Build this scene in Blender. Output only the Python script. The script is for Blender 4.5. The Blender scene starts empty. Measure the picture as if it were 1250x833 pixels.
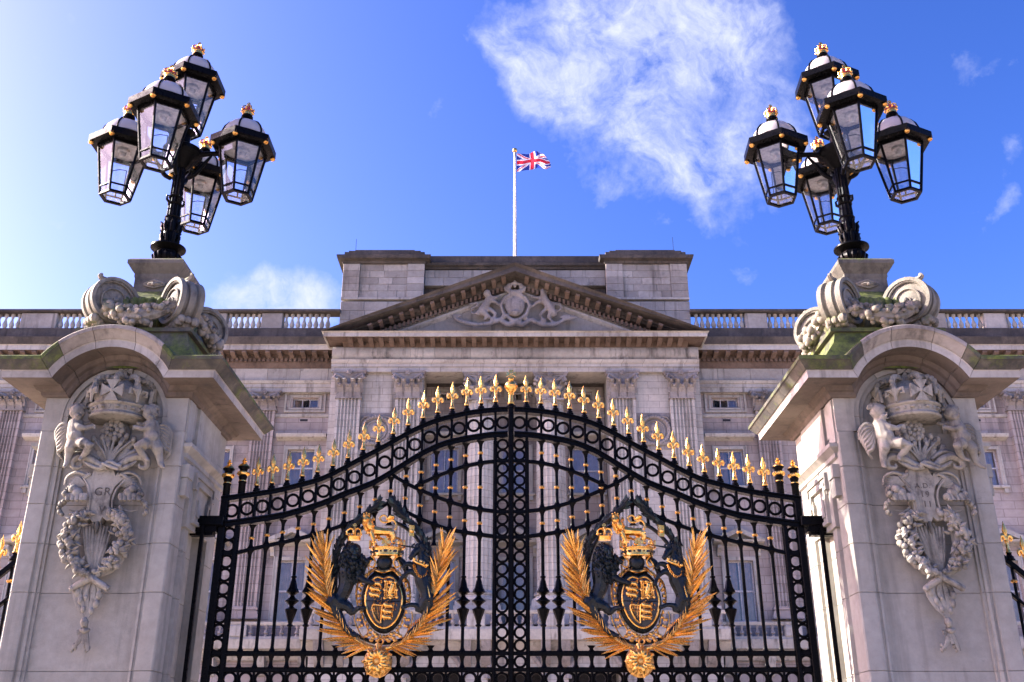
import bpy, bmesh, math, random
from mathutils import Vector, Matrix
R = math.radians
random.seed(7)
SC = bpy.context.scene
COL = SC.collection

# ------------------------------------------------------------------ camera
EYE = 1.6
TILT = R(22.9)
FPX = 35.0 / 36.0 * 1250.0
cam_d = bpy.data.cameras.new('camera')
cam_d.lens = 35.0; cam_d.sensor_width = 36.0
cam_d.clip_start = 0.1; cam_d.clip_end = 3000
cam = bpy.data.objects.new('camera', cam_d)
COL.objects.link(cam)
cam.location = (0, 0, EYE)
cam.rotation_euler = (R(90) + TILT, R(0.0), 0)
SC.camera = cam
SC.cycles.max_bounces = 5; SC.cycles.diffuse_bounces = 1; SC.cycles.glossy_bounces = 3; SC.cycles.transparent_max_bounces = 12

# ------------------------------------------------------------------ light
SUN_EL, SUN_AZ = R(28), R(-80)      # azimuth measured from +Y (view) towards +X
SKY_STRENGTH = 0.082
SUN_STRENGTH = 5.0
SC.view_settings.view_transform = 'Standard'
SC.view_settings.look = 'None'
SC.view_settings.gamma = 1
SC.view_settings.exposure = 2.0

world = bpy.data.worlds.new('World'); SC.world = world; world.use_nodes = True
wn, wl = world.node_tree.nodes, world.node_tree.links
wn.clear()
def N(nt, t, **k):
    n = nt.new(t)
    for a, b in k.items():
        setattr(n, a, b)
    return n
def math_node(nodes, links, op, a, b=None, c=None, clamp=False):
    n = nodes.new('ShaderNodeMath'); n.operation = op; n.use_clamp = clamp
    for i, x in enumerate((a, b, c)):
        if x is None: continue
        if isinstance(x, (int, float)): n.inputs[i].default_value = x
        else: links.new(x, n.inputs[i])
    return n.outputs[0]
sky = N(wn, 'ShaderNodeTexSky', sky_type='NISHITA', sun_disc=False)
sky.sun_elevation = SUN_EL; sky.sun_rotation = SUN_AZ
sky.air_density = 1.0; sky.dust_density = 2.6; sky.ozone_density = 1.6; sky.altitude = 0
tc = N(wn, 'ShaderNodeTexCoord')

def ray(px, py):
    u, v = (px - 625) / FPX, (416.5 - py) / FPX
    return Vector((u, math.cos(TILT) - v * math.sin(TILT), math.sin(TILT) + v * math.cos(TILT)))
def at(px, py, Y):
    d = ray(px, py); s = Y / d.y
    return Vector((d.x * s, Y, EYE + d.z * s))
def depth(py, Y):                      # metres along the lens axis of the point seen at row py on plane Y
    d = ray(625, py); return Y / d.y

# clouds: fractal noise gathered in a few banks of the sky, in directions (the same from everywhere)
noise = N(wn, 'ShaderNodeTexNoise'); noise.inputs['Scale'].default_value = 10.0
noise.inputs['Detail'].default_value = 11; noise.inputs['Roughness'].default_value = 0.63
noise.inputs['Distortion'].default_value = 0.12
wl.new(tc.outputs['Generated'], noise.inputs['Vector'])
BANKS = [((668, 62), .062, 1.15), ((632, 92), .045, 1.0), ((730, 30), .07, 1.1), ((735, 110), .065, 1.0), ((790, 165), .06, 1.0), ((830, 120), .06, .95), ((828, 225), .045, 1.0), ((870, 60), .09, .85), ((940, 110), .06, .6),
         ((318, 362), .042, 1.45), ((340, 372), .035, 1.2), ((370, 380), .03, .9), ((900, 335), .026, .75), ((1222, 200), .026, .62), ((1155, 78), .022, .5),
         ((120, 8), .022, .85), ((940, 20), .07, .6), ((1245, 268), .016, .7), ((700, 220), .04, .35), ((40, 395), .05, .5)]
acc = None
def vmath(op, a, b):
    n = wn.new('ShaderNodeVectorMath'); n.operation = op
    wl.new(a, n.inputs[0])
    if isinstance(b, (tuple, list, Vector)): n.inputs[1].default_value = b
    else: wl.new(b, n.inputs[1])
    return n
# domain warp so that banks have ragged outlines
wz = N(wn, 'ShaderNodeTexNoise'); wz.inputs['Scale'].default_value = 7; wz.inputs['Detail'].default_value = 6
wl.new(tc.outputs['Generated'], wz.inputs['Vector'])
wsub = vmath('SUBTRACT', wz.outputs['Color'], (.5, .5, .5))
wsc = vmath('SCALE', wsub.outputs[0], (0, 0, 0)); wsc.inputs['Scale'].default_value = .16
wadd = vmath('ADD', tc.outputs['Generated'], wsc.outputs[0])
for (px, py), rad, amp in BANKS + [((2200, 200), .35, .8), ((-900, 100), .3, .7), ((600, -1600), .3, .7), ((1500, -500), .2, .6)]:
    d = ray(px, py).normalized()
    dist = vmath('DISTANCE', wadd.outputs[0], d).outputs['Value']
    q = math_node(wn, wl, 'DIVIDE', dist, rad)
    q = math_node(wn, wl, 'MULTIPLY', q, q)
    q = math_node(wn, wl, 'MULTIPLY', q, -1.0)
    e = math_node(wn, wl, 'EXPONENT', q)
    e = math_node(wn, wl, 'MULTIPLY', e, amp)
    acc = e if acc is None else math_node(wn, wl, 'ADD', acc, e)
m1 = math_node(wn, wl, 'MULTIPLY', math_node(wn, wl, 'MINIMUM', acc, 1.45), .285)
m2 = math_node(wn, wl, 'ADD', noise.outputs['Fac'], m1)
m3 = math_node(wn, wl, 'SUBTRACT', m2, .665)
m4 = math_node(wn, wl, 'MULTIPLY', m3, 4.0, clamp=True)
n2_ = N(wn, 'ShaderNodeTexNoise'); n2_.inputs['Scale'].default_value = 26; n2_.inputs['Detail'].default_value = 8; n2_.inputs['Roughness'].default_value = .65
wl.new(wadd.outputs[0], n2_.inputs['Vector'])
pf = math_node(wn, wl, 'MULTIPLY', math_node(wn, wl, 'SUBTRACT', n2_.outputs['Fac'], .28), 2.3, clamp=True)
cmask = math_node(wn, wl, 'MULTIPLY', math_node(wn, wl, 'MULTIPLY', m4, pf), .92)
tint = N(wn, 'ShaderNodeMix', data_type='RGBA', blend_type='MULTIPLY')
tint.inputs[0].default_value = 1
hs_ = N(wn, 'ShaderNodeHueSaturation'); hs_.inputs['Saturation'].default_value = 1.17; gm_ = N(wn, 'ShaderNodeGamma'); gm_.inputs[1].default_value = 1.45; wl.new(sky.outputs[0], gm_.inputs[0]); wl.new(gm_.outputs[0], hs_.inputs['Color'])
wl.new(hs_.outputs[0], tint.inputs[6]); tint.inputs[7].default_value = (.60, .487, .72, 1)
mixc = N(wn, 'ShaderNodeMix', data_type='RGBA')
wl.new(cmask, mixc.inputs[0]); wl.new(tint.outputs[2], mixc.inputs[6]); mixc.inputs[7].default_value = (3.0, 3.15, 4.0, 1)
bg = N(wn, 'ShaderNodeBackground'); bg.inputs['Strength'].default_value = SKY_STRENGTH
wl.new(mixc.outputs[2], bg.inputs['Color'])
wo = N(wn, 'ShaderNodeOutputWorld'); wl.new(bg.outputs[0], wo.inputs['Surface'])

sun_d = bpy.data.lights.new('sun', 'SUN'); sun_d.energy = SUN_STRENGTH; sun_d.angle = R(0.53); sun_d.color = (1.0, .93, .82)
sun = bpy.data.objects.new('sun', sun_d); COL.objects.link(sun)
sdir = Vector((math.sin(SUN_AZ) * math.cos(SUN_EL), math.cos(SUN_AZ) * math.cos(SUN_EL), math.sin(SUN_EL)))
sun.rotation_euler = sdir.to_track_quat('Z', 'Y').to_euler(); sun.location = (-30, 5, 40)

# ------------------------------------------------------------------ materials
MATS = {}
def new_mat(name):
    m = bpy.data.materials.new(name); m.use_nodes = True
    MATS[name] = m
    nt = m.node_tree; b = nt.nodes['Principled BSDF']
    return m, nt.nodes, nt.links, b
def ramp(nodes, links, fac, stops):
    r = nodes.new('ShaderNodeValToRGB')
    e = r.color_ramp.elements
    e[0].position, e[0].color = stops[0][0], (*stops[0][1], 1)
    e[1].position, e[1].color = stops[-1][0], (*stops[-1][1], 1)
    for p, c in stops[1:-1]:
        x = e.new(p); x.color = (*c, 1)
    links.new(fac, r.inputs[0]); return r.outputs[0]
def nz(nodes, links, vec, scale, detail=5, rough=.55):
    n = nodes.new('ShaderNodeTexNoise'); n.inputs['Scale'].default_value = scale
    n.inputs['Detail'].default_value = detail; n.inputs['Roughness'].default_value = rough
    links.new(vec, n.inputs['Vector']); return n.outputs['Fac']
def mixc_(nodes, links, fac, a, b, mode='MIX'):
    n = nodes.new('ShaderNodeMix'); n.data_type = 'RGBA'; n.blend_type = mode
    for s, x in ((0, fac), (6, a), (7, b)):
        if isinstance(x, (int, float)): n.inputs[s].default_value = x
        elif isinstance(x, tuple): n.inputs[s].default_value = (*x, 1)
        else: links.new(x, n.inputs[s])
    return n.outputs[2]
def stone_mat(name, base, dark, light, scale=1.0, streak=.5, moss=0., grime=0., joints=None, bump=.35, rough=.85, blockvar=.0):
    m, n, l, b = new_mat(name)
    geo = n.new('ShaderNodeNewGeometry'); P = geo.outputs['Position']
    big = nz(n, l, P, .55 * scale, 5, .6)
    fine = nz(n, l, P, 9 * scale, 7, .65)
    mp = n.new('ShaderNodeMapping'); mp.inputs['Scale'].default_value = (2.6 * scale, 2.6 * scale, .22 * scale)
    l.new(P, mp.inputs[0]); st = nz(n, l, mp.outputs[0], 1.6, 7, .6)
    c = ramp(n, l, big, [(.34, dark), (.5, base), (.66, light)])
    c2 = ramp(n, l, fine, [(.3, tuple(x * .62 for x in base)), (.55, base), (.8, light)])
    c = mixc_(n, l, .45, c, c2)
    sf = math_node(n, l, 'SUBTRACT', st, .54); sf = math_node(n, l, 'MULTIPLY', sf, 4.5 * streak, clamp=True)
    c = mixc_(n, l, sf, c, tuple(x * .42 for x in dark))
    if blockvar:
        oi = n.new('ShaderNodeObjectInfo')
        f = math_node(n, l, 'MULTIPLY', oi.outputs['Random'], blockvar)
        c = mixc_(n, l, f, c, tuple(x * .55 for x in dark))
    if joints:
        jw, jh, horiz, js = joints          # stone width, stone height, world axis used as x
        sx = n.new('ShaderNodeSeparateXYZ'); l.new(P, sx.inputs[0])
        cx = n.new('ShaderNodeCombineXYZ')
        xy = math_node(n, l, 'ADD', sx.outputs[0], sx.outputs[1])
        l.new(xy, cx.inputs[0]); l.new(sx.outputs[2], cx.inputs[1])
        br = n.new('ShaderNodeTexBrick'); l.new(cx.outputs[0], br.inputs['Vector'])
        br.inputs['Scale'].default_value = 1; br.inputs['Brick Width'].default_value = jw; br.inputs['Row Height'].default_value = jh
        br.inputs['Mortar Size'].default_value = .016; br.inputs['Mortar Smooth'].default_value = .2
        br.inputs['Color1'].default_value = (1.06, 1.05, 1.05, 1); br.inputs['Color2'].default_value = (.86, .83, .82, 1); br.inputs['Mortar'].default_value = (.5, .47, .46, 1)
        c = mixc_(n, l, js, c, br.outputs['Color'], 'MULTIPLY')
    if grime:
        g = nz(n, l, P, 1.7 * scale, 8, .7)
        g = math_node(n, l, 'SUBTRACT', g, .66 - grime * .32); g = math_node(n, l, 'MULTIPLY', g, 6, clamp=True)
        g = math_node(n, l, 'MULTIPLY', g, .85)
        c = mixc_(n, l, g, c, (.035, .034, .032))
    if moss:
        sn = n.new('ShaderNodeSeparateXYZ'); l.new(geo.outputs['Normal'], sn.inputs[0])
        g = nz(n, l, P, 2.6, 9, .72)
        up = math_node(n, l, 'MULTIPLY', sn.outputs[2], .16)
        g = math_node(n, l, 'ADD', g, up)
        g = math_node(n, l, 'SUBTRACT', g, .68 - moss * .3); g = math_node(n, l, 'MULTIPLY', g, 6, clamp=True)
        mc = nz(n, l, P, 7, 8, .7)
        mcol = ramp(n, l, mc, [(.30, (.016, .018, .010)), (.45, (.05, .068, .010)), (.58, (.12, .155, .020)), (.72, (.18, .165, .05))])
        g = math_node(n, l, 'MULTIPLY', g, .9)
        c = mixc_(n, l, g, c, mcol)
    l.new(c, b.inputs['Base Color']); b.inputs['Roughness'].default_value = rough
    bp = n.new('ShaderNodeBump'); bp.inputs['Strength'].default_value = bump; bp.inputs['Distance'].default_value = .012 / scale
    fb = nz(n, l, P, 30 * scale, 8, .7)
    l.new(fb, bp.inputs['Height']); l.new(bp.outputs[0], b.inputs['Normal'])
    return m
PB, PD, PL = (.345, .328, .275), (.215, .20, .165), (.46, .44, .38)
stone_mat('pier_stone', PB, PD, PL, 1.0, .75, blockvar=.25, grime=.08)
stone_mat('pier_carving', (.27, .25, .20), (.11, .098, .075), (.40, .375, .31), 2.6, 1.0, bump=.9, grime=.42)
stone_mat('pier_carving_mossy', (.27, .24, .185), (.13, .11, .08), (.38, .345, .28), 2.0, .8, moss=.42, grime=.55, bump=.6)
stone_mat('cornice_stone', (.38, .355, .31), (.19, .17, .14), (.52, .49, .44), 1.6, .8, grime=.2, blockvar=.2)
stone_mat('cap_stone', (.14, .128, .10), (.07, .06, .05), (.22, .20, .165), 1.6, .9, moss=.35, grime=.5, bump=.6)
stone_mat('volute_stone', (.21, .195, .155), (.10, .09, .07), (.31, .29, .235), 2.0, .8, moss=.2, grime=.42, bump=.8)
stone_mat('arch_top_stone', (.27, .24, .20), (.11, .095, .08), (.40, .36, .31), 1.6, .9, moss=.15, grime=.42, bump=.6)
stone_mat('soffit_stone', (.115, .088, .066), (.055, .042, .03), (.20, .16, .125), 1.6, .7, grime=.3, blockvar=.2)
stone_mat('cornice_top_mossy', (.095, .085, .06), (.035, .031, .023), (.18, .16, .12), 1.6, .9, moss=.90, grime=.78, bump=.6)
WB, WD, WL = (.42, .365, .315), (.28, .235, .195), (.53, .48, .42)
stone_mat('palace_wall', WB, WD, WL, .35, .9, joints=(1.25, .42, 0, .85), grime=.16)
stone_mat('palace_light_stone', (.52, .495, .415), (.31, .285, .23), (.66, .635, .55), .45, 1.1, joints=(1.1, .36, 0, .75), grime=.10)
stone_mat('palace_block', (.47, .44, .37), (.26, .235, .19), (.63, .60, .515), .6, 1.2, blockvar=.5, grime=.16)
stone_mat('palace_trim', (.46, .435, .365), (.24, .215, .175), (.60, .575, .49), .8, 1.0, grime=.12)
stone_mat('palace_carving', (.29, .265, .235), (.13, .115, .10), (.42, .39, .35), 1.6, .6, grime=.2, bump=.6)
stone_mat('urn_mossy', (.18, .17, .10), (.08, .075, .045), (.27, .25, .17), 1.6, .8, moss=1.0, grime=.4, bump=.6)
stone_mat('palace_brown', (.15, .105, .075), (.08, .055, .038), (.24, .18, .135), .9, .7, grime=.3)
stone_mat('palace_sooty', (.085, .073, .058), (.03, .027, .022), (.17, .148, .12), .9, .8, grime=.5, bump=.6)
stone_mat('paving', (.37, .33, .28), (.29, .26, .22), (.44, .40, .345), 1, .2, joints=(.9, .6, 0, .8))
stone_mat('forecourt_gravel', (.43, .35, .29), (.37, .29, .24), (.49, .41, .34), 1, 0, bump=.8)

m, n, l, b = new_mat('road_surface')
P = n.new('ShaderNodeNewGeometry').outputs['Position']
l.new(ramp(n, l, nz(n, l, P, 60, 4), [(.3, (.29, .25, .21)), (.7, (.39, .34, .29))]), b.inputs['Base Color']); b.inputs['Roughness'].default_value = .9

def paint(name, col, rough=.35, metallic=0., var=None, bump=0., scale=20, coat=0., spec=None):
    m, n, l, b = new_mat(name)
    P = n.new('ShaderNodeTexCoord').outputs['Object']
    f = nz(n, l, P, scale, 5)
    v = var or tuple(x * .6 for x in col)
    l.new(ramp(n, l, f, [(.35, v), (.65, col)]), b.inputs['Base Color'])
    b.inputs['Roughness'].default_value = rough; b.inputs['Metallic'].default_value = metallic
    if coat: b.inputs['Coat Weight'].default_value = coat; b.inputs['Coat Roughness'].default_value = .15
    if spec is not None: b.inputs['Specular IOR Level'].default_value = spec
    rr = ramp(n, l, nz(n, l, P, scale * .6, 4), [(.3, (rough * .7,) * 3), (.7, (min(1, rough * 1.5),) * 3)])
    l.new(rr, b.inputs['Roughness'])
    if bump:
        bp = n.new('ShaderNodeBump'); bp.inputs['Strength'].default_value = bump; bp.inputs['Distance'].default_value = .006
        l.new(nz(n, l, P, scale * 2, 6), bp.inputs['Height']); l.new(bp.outputs[0], b.inputs['Normal'])
    return m
paint('black_iron', (.0035, .0035, .004), .28, 0, bump=.2, scale=30, spec=.06)
paint('gold_leaf', (1.0, .62, .19), .25, 1.0, var=(.82, .40, .07), bump=.35, scale=22)
paint('old_gold', (1.0, .57, .16), .32, 1.0, var=(.36, .15, .03), bump=.6, scale=26)
paint('red_enamel', (.45, .03, .04), .4)
paint('bronze_dark', (.007, .014, .017), .30, .0, var=(.002, .003, .004), bump=.8, scale=18, spec=.28)
paint('bronze_green', (.035, .07, .062), .5, .0, var=(.010, .018, .018), bump=.7, scale=12, spec=.4)
paint('shield_field', (.018, .022, .026), .4, 0, bump=.3)
paint('white_wood', (.62, .60, .60), .5)
paint('milk_glass', (.46, .43, .41), .35, 0, var=(.35, .33, .31), scale=4)
paint('lamp_inner', (.50, .46, .44), .5)
paint('flag_red', (.60, .03, .06), .8); paint('flag_white', (.82, .82, .84), .8); paint('flag_blue', (.012, .03, .20), .8)
for k_ in ('flag_red', 'flag_white', 'flag_blue'):
    nt_ = MATS[k_].node_tree; b_ = nt_.nodes['Principled BSDF']; tl_ = nt_.nodes.new('ShaderNodeBsdfTranslucent'); mx_ = nt_.nodes.new('ShaderNodeMixShader')
    tl_.inputs[0].default_value = {'flag_red': (.75, .03, .06, 1), 'flag_white': (.85, .85, .88, 1), 'flag_blue': (.03, .06, .38, 1)}[k_]
    mx_.inputs[0].default_value = .5; nt_.links.new(b_.outputs[0], mx_.inputs[1]); nt_.links.new(tl_.outputs[0], mx_.inputs[2]); nt_.links.new(mx_.outputs[0], nt_.nodes['Material Output'].inputs[0])
paint('pole_white', (.44, .42, .41), .5)
paint('curtain', (.80, .66, .56), .9, var=(.58, .47, .41), scale=3)
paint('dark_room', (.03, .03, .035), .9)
m, n, l, b = new_mat('window_glass')
b.inputs['Base Color'].default_value = (.9, .92, .95, 1); b.inputs['Roughness'].default_value = .03
b.inputs['Transmission Weight'].default_value = 1.0; b.inputs['IOR'].default_value = 1.5
def thin_glass(name, tintc, gl, rough):
    m, n, l, b = new_mat(name); n.remove(b)
    tr = n.new('ShaderNodeBsdfTransparent'); tr.inputs[0].default_value = (*tintc, 1)
    g = n.new('ShaderNodeBsdfGlossy'); g.inputs['Roughness'].default_value = rough
    d = n.new('ShaderNodeBsdfTranslucent'); d.inputs[0].default_value = (.8, .82, .85, 1)
    fr = n.new('ShaderNodeFresnel'); fr.inputs[0].default_value = 1.5
    f = math_node(n, l, 'ADD', fr.outputs[0], gl)
    mx = n.new('ShaderNodeMixShader'); l.new(f, mx.inputs[0]); l.new(tr.outputs[0], mx.inputs[1]); l.new(g.outputs[0], mx.inputs[2])
    mx2 = n.new('ShaderNodeMixShader')
    pn = nz(n, l, n.new('ShaderNodeTexCoord').outputs['Object'], 5, 4)
    l.new(math_node(n, l, 'MULTIPLY', pn, .035), mx2.inputs[0]); l.new(mx.outputs[0], mx2.inputs[1]); l.new(d.outputs[0], mx2.inputs[2])
    l.new(mx2.outputs[0], n['Material Output'].inputs[0])
thin_glass('lantern_glass', (.90, .93, .97), .03, .03)
thin_glass('window_glass', (.96, .93, .92), .04, .02)

# ------------------------------------------------------------------ mesh helpers
class MB:
    def __init__(s, o=(0, 0, 0)):
        s.v = []; s.f = []; s.o = Vector(o)
    def add(s, vs, fs):
        b = len(s.v); s.v += [Vector(p) for p in vs]; s.f += [tuple(b + i for i in f) for f in fs]; return s
    def box(s, x0, x1, y0, y1, z0, z1):
        return s.add([(x0, y0, z0), (x1, y0, z0), (x1, y1, z0), (x0, y1, z0), (x0, y0, z1), (x1, y0, z1), (x1, y1, z1), (x0, y1, z1)],
                     [(3, 2, 1, 0), (4, 5, 6, 7), (0, 1, 5, 4), (1, 2, 6, 5), (2, 3, 7, 6), (3, 0, 4, 7)])
    def cham(s, x0, x1, y0, y1, z0, z1, c=.006):     # box with chamfered front edges and ends
        A = [(x0, y1, z0), (x1, y1, z0), (x1, y1, z1), (x0, y1, z1)]
        B = [(x0, y0 + c, z0), (x1, y0 + c, z0), (x1, y0 + c, z1), (x0, y0 + c, z1)]
        C_ = [(x0 + c, y0, z0 + c), (x1 - c, y0, z0 + c), (x1 - c, y0, z1 - c), (x0 + c, y0, z1 - c)]
        f = [(3, 2, 1, 0), (8, 9, 10, 11)]
        for k in (0, 4):
            for i in range(4):
                j = (i + 1) % 4; f.append((k + i, k + j, k + 4 + j, k + 4 + i))
        return s.add(A + B + C_, f)
    def prism(s, poly, y0, y1):
        n = len(poly)
        vs = [(x, y0, z) for x, z in poly] + [(x, y1, z) for x, z in poly]
        fs = [tuple(range(n)), tuple(range(2 * n - 1, n - 1, -1))] + [(i, (i + 1) % n, n + (i + 1) % n, n + i) for i in range(n)]
        return s.add(vs, fs)
    def plan(s, poly, z0, z1):
        n = len(poly)
        vs = [(x, y, z0) for x, y in poly] + [(x, y, z1) for x, y in poly]
        fs = [tuple(range(n)), tuple(range(2 * n - 1, n - 1, -1))] + [(i, (i + 1) % n, n + (i + 1) % n, n + i) for i in range(n)]
        return s.add(vs, fs)
    def rings(s, secs, cap=True, loop=False):
        n = len(secs[0]); vs = [p for q in secs for p in q]; fs = []
        K = len(secs)
        for k in range(K if loop else K - 1):
            a, b = k * n, ((k + 1) % K) * n
            for i in range(n):
                j = (i + 1) % n; fs.append((a + i, a + j, b + j, b + i))
        if cap and not loop:
            fs.append(tuple(range(n - 1, -1, -1))); fs.append(tuple(range((K - 1) * n, K * n)))
        return s.add(vs, fs)
    def tube(s, pts, rad, n=8, flat=1.0, loop=False):   # flat squeezes the section along Y
        pts = [Vector(p) for p in pts]; K = len(pts)
        if isinstance(rad, (int, float)): rad = [rad] * K
        elif len(rad) != K:
            m_ = len(rad) - 1
            rad = [rad[min(int(i * m_ / (K - 1)), m_ - 1)] + (rad[min(int(i * m_ / (K - 1)), m_ - 1) + 1] - rad[min(int(i * m_ / (K - 1)), m_ - 1)]) * (i * m_ / (K - 1) - min(int(i * m_ / (K - 1)), m_ - 1)) for i in range(K)]
        secs = []; prev = None
        for i, p in enumerate(pts):
            if loop: t = pts[(i + 1) % K] - pts[i - 1]
            else: t = pts[min(i + 1, K - 1)] - pts[max(i - 1, 0)]
            if t.length < 1e-9: t = Vector((0, 0, 1))
            t.normalize()
            if prev is None:
                a = Vector((0, 1, 0)) if abs(t.y) < .9 else Vector((1, 0, 0))
                u = (a - t * a.dot(t)).normalized()
            else:
                u = (prev - t * prev.dot(t))
                u = u.normalized() if u.length > 1e-6 else Vector((0, 1, 0))
            prev = u; w = t.cross(u)
            sec = []
            for k in range(n):
                an = 2 * math.pi * k / n
                d = (u * math.cos(an) + w * math.sin(an)) * rad[i]
                d.y *= flat
                sec.append(p + d)
            secs.append(sec)
        return s.rings(secs, loop=loop)
    def ell(s, c, r, n=10, m=6, rot=None):
        c = Vector(c)
        if isinstance(r, (int, float)): r = (r, r, r)
        vs = []; fs = []
        for i in range(1, m):
            ph = math.pi * i / m
            for k in range(n):
                a = 2 * math.pi * k / n
                p = Vector((r[0] * math.sin(ph) * math.cos(a), r[1] * math.sin(ph) * math.sin(a), r[2] * math.cos(ph)))
                if rot: p = rot @ p
                vs.append(c + p)
        top = Vector((0, 0, r[2])); 
        if rot: top = rot @ top
        vs += [c + top, c - top]
        T, B = len(vs) - 2, len(vs) - 1
        for i in range(m - 2):
            for k in range(n):
                j = (k + 1) % n; fs.append((i * n + k, (i + 1) * n + k, (i + 1) * n + j, i * n + j))
        for k in range(n):
            j = (k + 1) % n; fs.append((T, k, j)); fs.append((B, (m - 2) * n + j, (m - 2) * n + k))
        return s.add(vs, fs)
    def lathe(s, prof, c=(0, 0, 0), n=16, ph=0., sq=1.):
        c = Vector(c); secs = []
        for r, z in prof:
            secs.append([c + Vector((r * math.cos(2 * math.pi * k / n + ph), sq * r * math.sin(2 * math.pi * k / n + ph), z)) for k in range(n)])
        return s.rings(secs)
    def torus(s, c, Rr, r, n=16, m=6, axis='y', sx=1., sz=1.):
        pts = []
        for k in range(n):
            a = 2 * math.pi * k / n
            q = {'y': (Rr * sx * math.cos(a), 0, Rr * sz * math.sin(a)), 'z': (Rr * math.cos(a), Rr * math.sin(a), 0), 'x': (0, Rr * math.cos(a), Rr * math.sin(a))}[axis]
            pts.append(Vector(c) + Vector(q))
        return s.tube(pts, r, m, loop=True)
    def mesh(s, name, mat, smooth=35):
        me = bpy.data.meshes.new(name)
        me.from_pydata([v - s.o for v in s.v], [], s.f)
        bm = bmesh.new(); bm.from_mesh(me); bmesh.ops.recalc_face_normals(bm, faces=bm.faces[:]); bm.to_mesh(me); bm.free()
        if smooth:
            me.polygons.foreach_set('use_smooth', [True] * len(me.polygons))
            me.set_sharp_from_angle(angle=R(smooth))
        me.materials.append(MATS[mat]); return me
    def build(s, name, mat, parent=None, loc=(0, 0, 0), smooth=35, **props):
        return put(name, s.mesh(name, mat, smooth), parent, loc, **props)
def put(name, me, parent=None, loc=(0, 0, 0), rot=None, scale=None, **props):
    o = bpy.data.objects.new(name, me); COL.objects.link(o)
    o.parent = parent; o.location = loc
    if rot: o.rotation_euler = rot
    if scale: o.scale = scale
    for k, v in props.items():
        if v is not None: o[k] = v
    return o
def thing(name, loc, label, cat, group=None):
    o = bpy.data.objects.new(name, None); COL.objects.link(o); o.location = loc
    o.empty_display_size = .3
    o['label'] = label; o['category'] = cat
    if group: o['group'] = group
    return o
def organic(o, voxel, smooth=4, sm=.5):               # melt overlapping pieces into one continuous skin
    md = o.modifiers.new('skin', 'REMESH'); md.mode = 'VOXEL'; md.voxel_size = voxel; md.use_smooth_shade = True
    if smooth:
        s2 = o.modifiers.new('soften', 'SMOOTH'); s2.factor = sm; s2.iterations = smooth
    return o
def copy_tree(o, parent=None):
    c = o.copy(); COL.objects.link(c); c.parent = parent
    for ch in list(o.children): copy_tree(ch, c)
    return c
def crom(pts, n=8):                                    # smooth curve through points
    P = [Vector(p) for p in pts]; out = []
    for i in range(len(P) - 1):
        a, b, c, d = P[max(i - 1, 0)], P[i], P[i + 1], P[min(i + 2, len(P) - 1)]
        for k in range(n):
            t = k / n
            out.append(.5 * ((2 * b) + (c - a) * t + (2 * a - 5 * b + 4 * c - d) * t * t + (3 * b - a - 3 * c + d) * t ** 3))
    out.append(P[-1]); return out
# ------------------------------------------------------------------ ground
YW, YC = 50.0, 48.5            # wing wall plane, centre block plane
X0 = at(629, 430, YC).x
g = MB().box(-400, 400, -60, 900, -1.0, 0.0).build('ground', 'road_surface', kind='structure')
pv = MB().box(-40, 40, -3, 14.2, -.02, .12).build('pavement', 'paving', kind='structure')
fc = MB().box(-60, 60, 14.25, 49.0, -.02, .05).build('forecourt', 'forecourt_gravel', kind='structure')

# ------------------------------------------------------------------ palace
palace = thing('palace', (X0, YW, 0), 'long grey stone palace front with a pedimented centre behind the black gates', 'palace')
PO = Vector((X0, YW, 0))
def pb():                       # a mesh builder in palace coordinates: x from the middle, y from the wing wall, z up
    return MB()
def zz(py, Y): return at(625, py, Y).z
def xo(off, py, Y): return off * depth(py, Y) / FPX
def pal(name, mb, mat, **k): return mb.build(name, mat, palace, **k)

def wall_open(mb, x0, x1, z0, z1, y, openings, deep=.35):
    """wall face at y towards -Y with rectangular holes and their reveals"""
    xs = sorted({x0, x1, *[o[0] for o in openings], *[o[1] for o in openings]}); zs = sorted({z0, z1, *[o[2] for o in openings], *[o[3] for o in openings]})
    xs = [x for x in xs if x0 <= x <= x1]; zs = [z for z in zs if z0 <= z <= z1]
    for i in range(len(xs) - 1):
        for j in range(len(zs) - 1):
            cx, cz = (xs[i] + xs[i + 1]) / 2, (zs[j] + zs[j + 1]) / 2
            if any(o[0] < cx < o[1] and o[2] < cz < o[3] for o in openings): continue
            mb.add([(xs[i], y, zs[j]), (xs[i + 1], y, zs[j]), (xs[i + 1], y, zs[j + 1]), (xs[i], y, zs[j + 1])], [(0, 1, 2, 3)])
    for a, b, c, d in openings:
        mb.add([(a, y, c), (b, y, c), (b, y, d), (a, y, d), (a, y + deep, c), (b, y + deep, c), (b, y + deep, d), (a, y + deep, d)],
               [(0, 4, 5, 1), (1, 5, 6, 2), (2, 6, 7, 3), (3, 7, 4, 0)])

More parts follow.
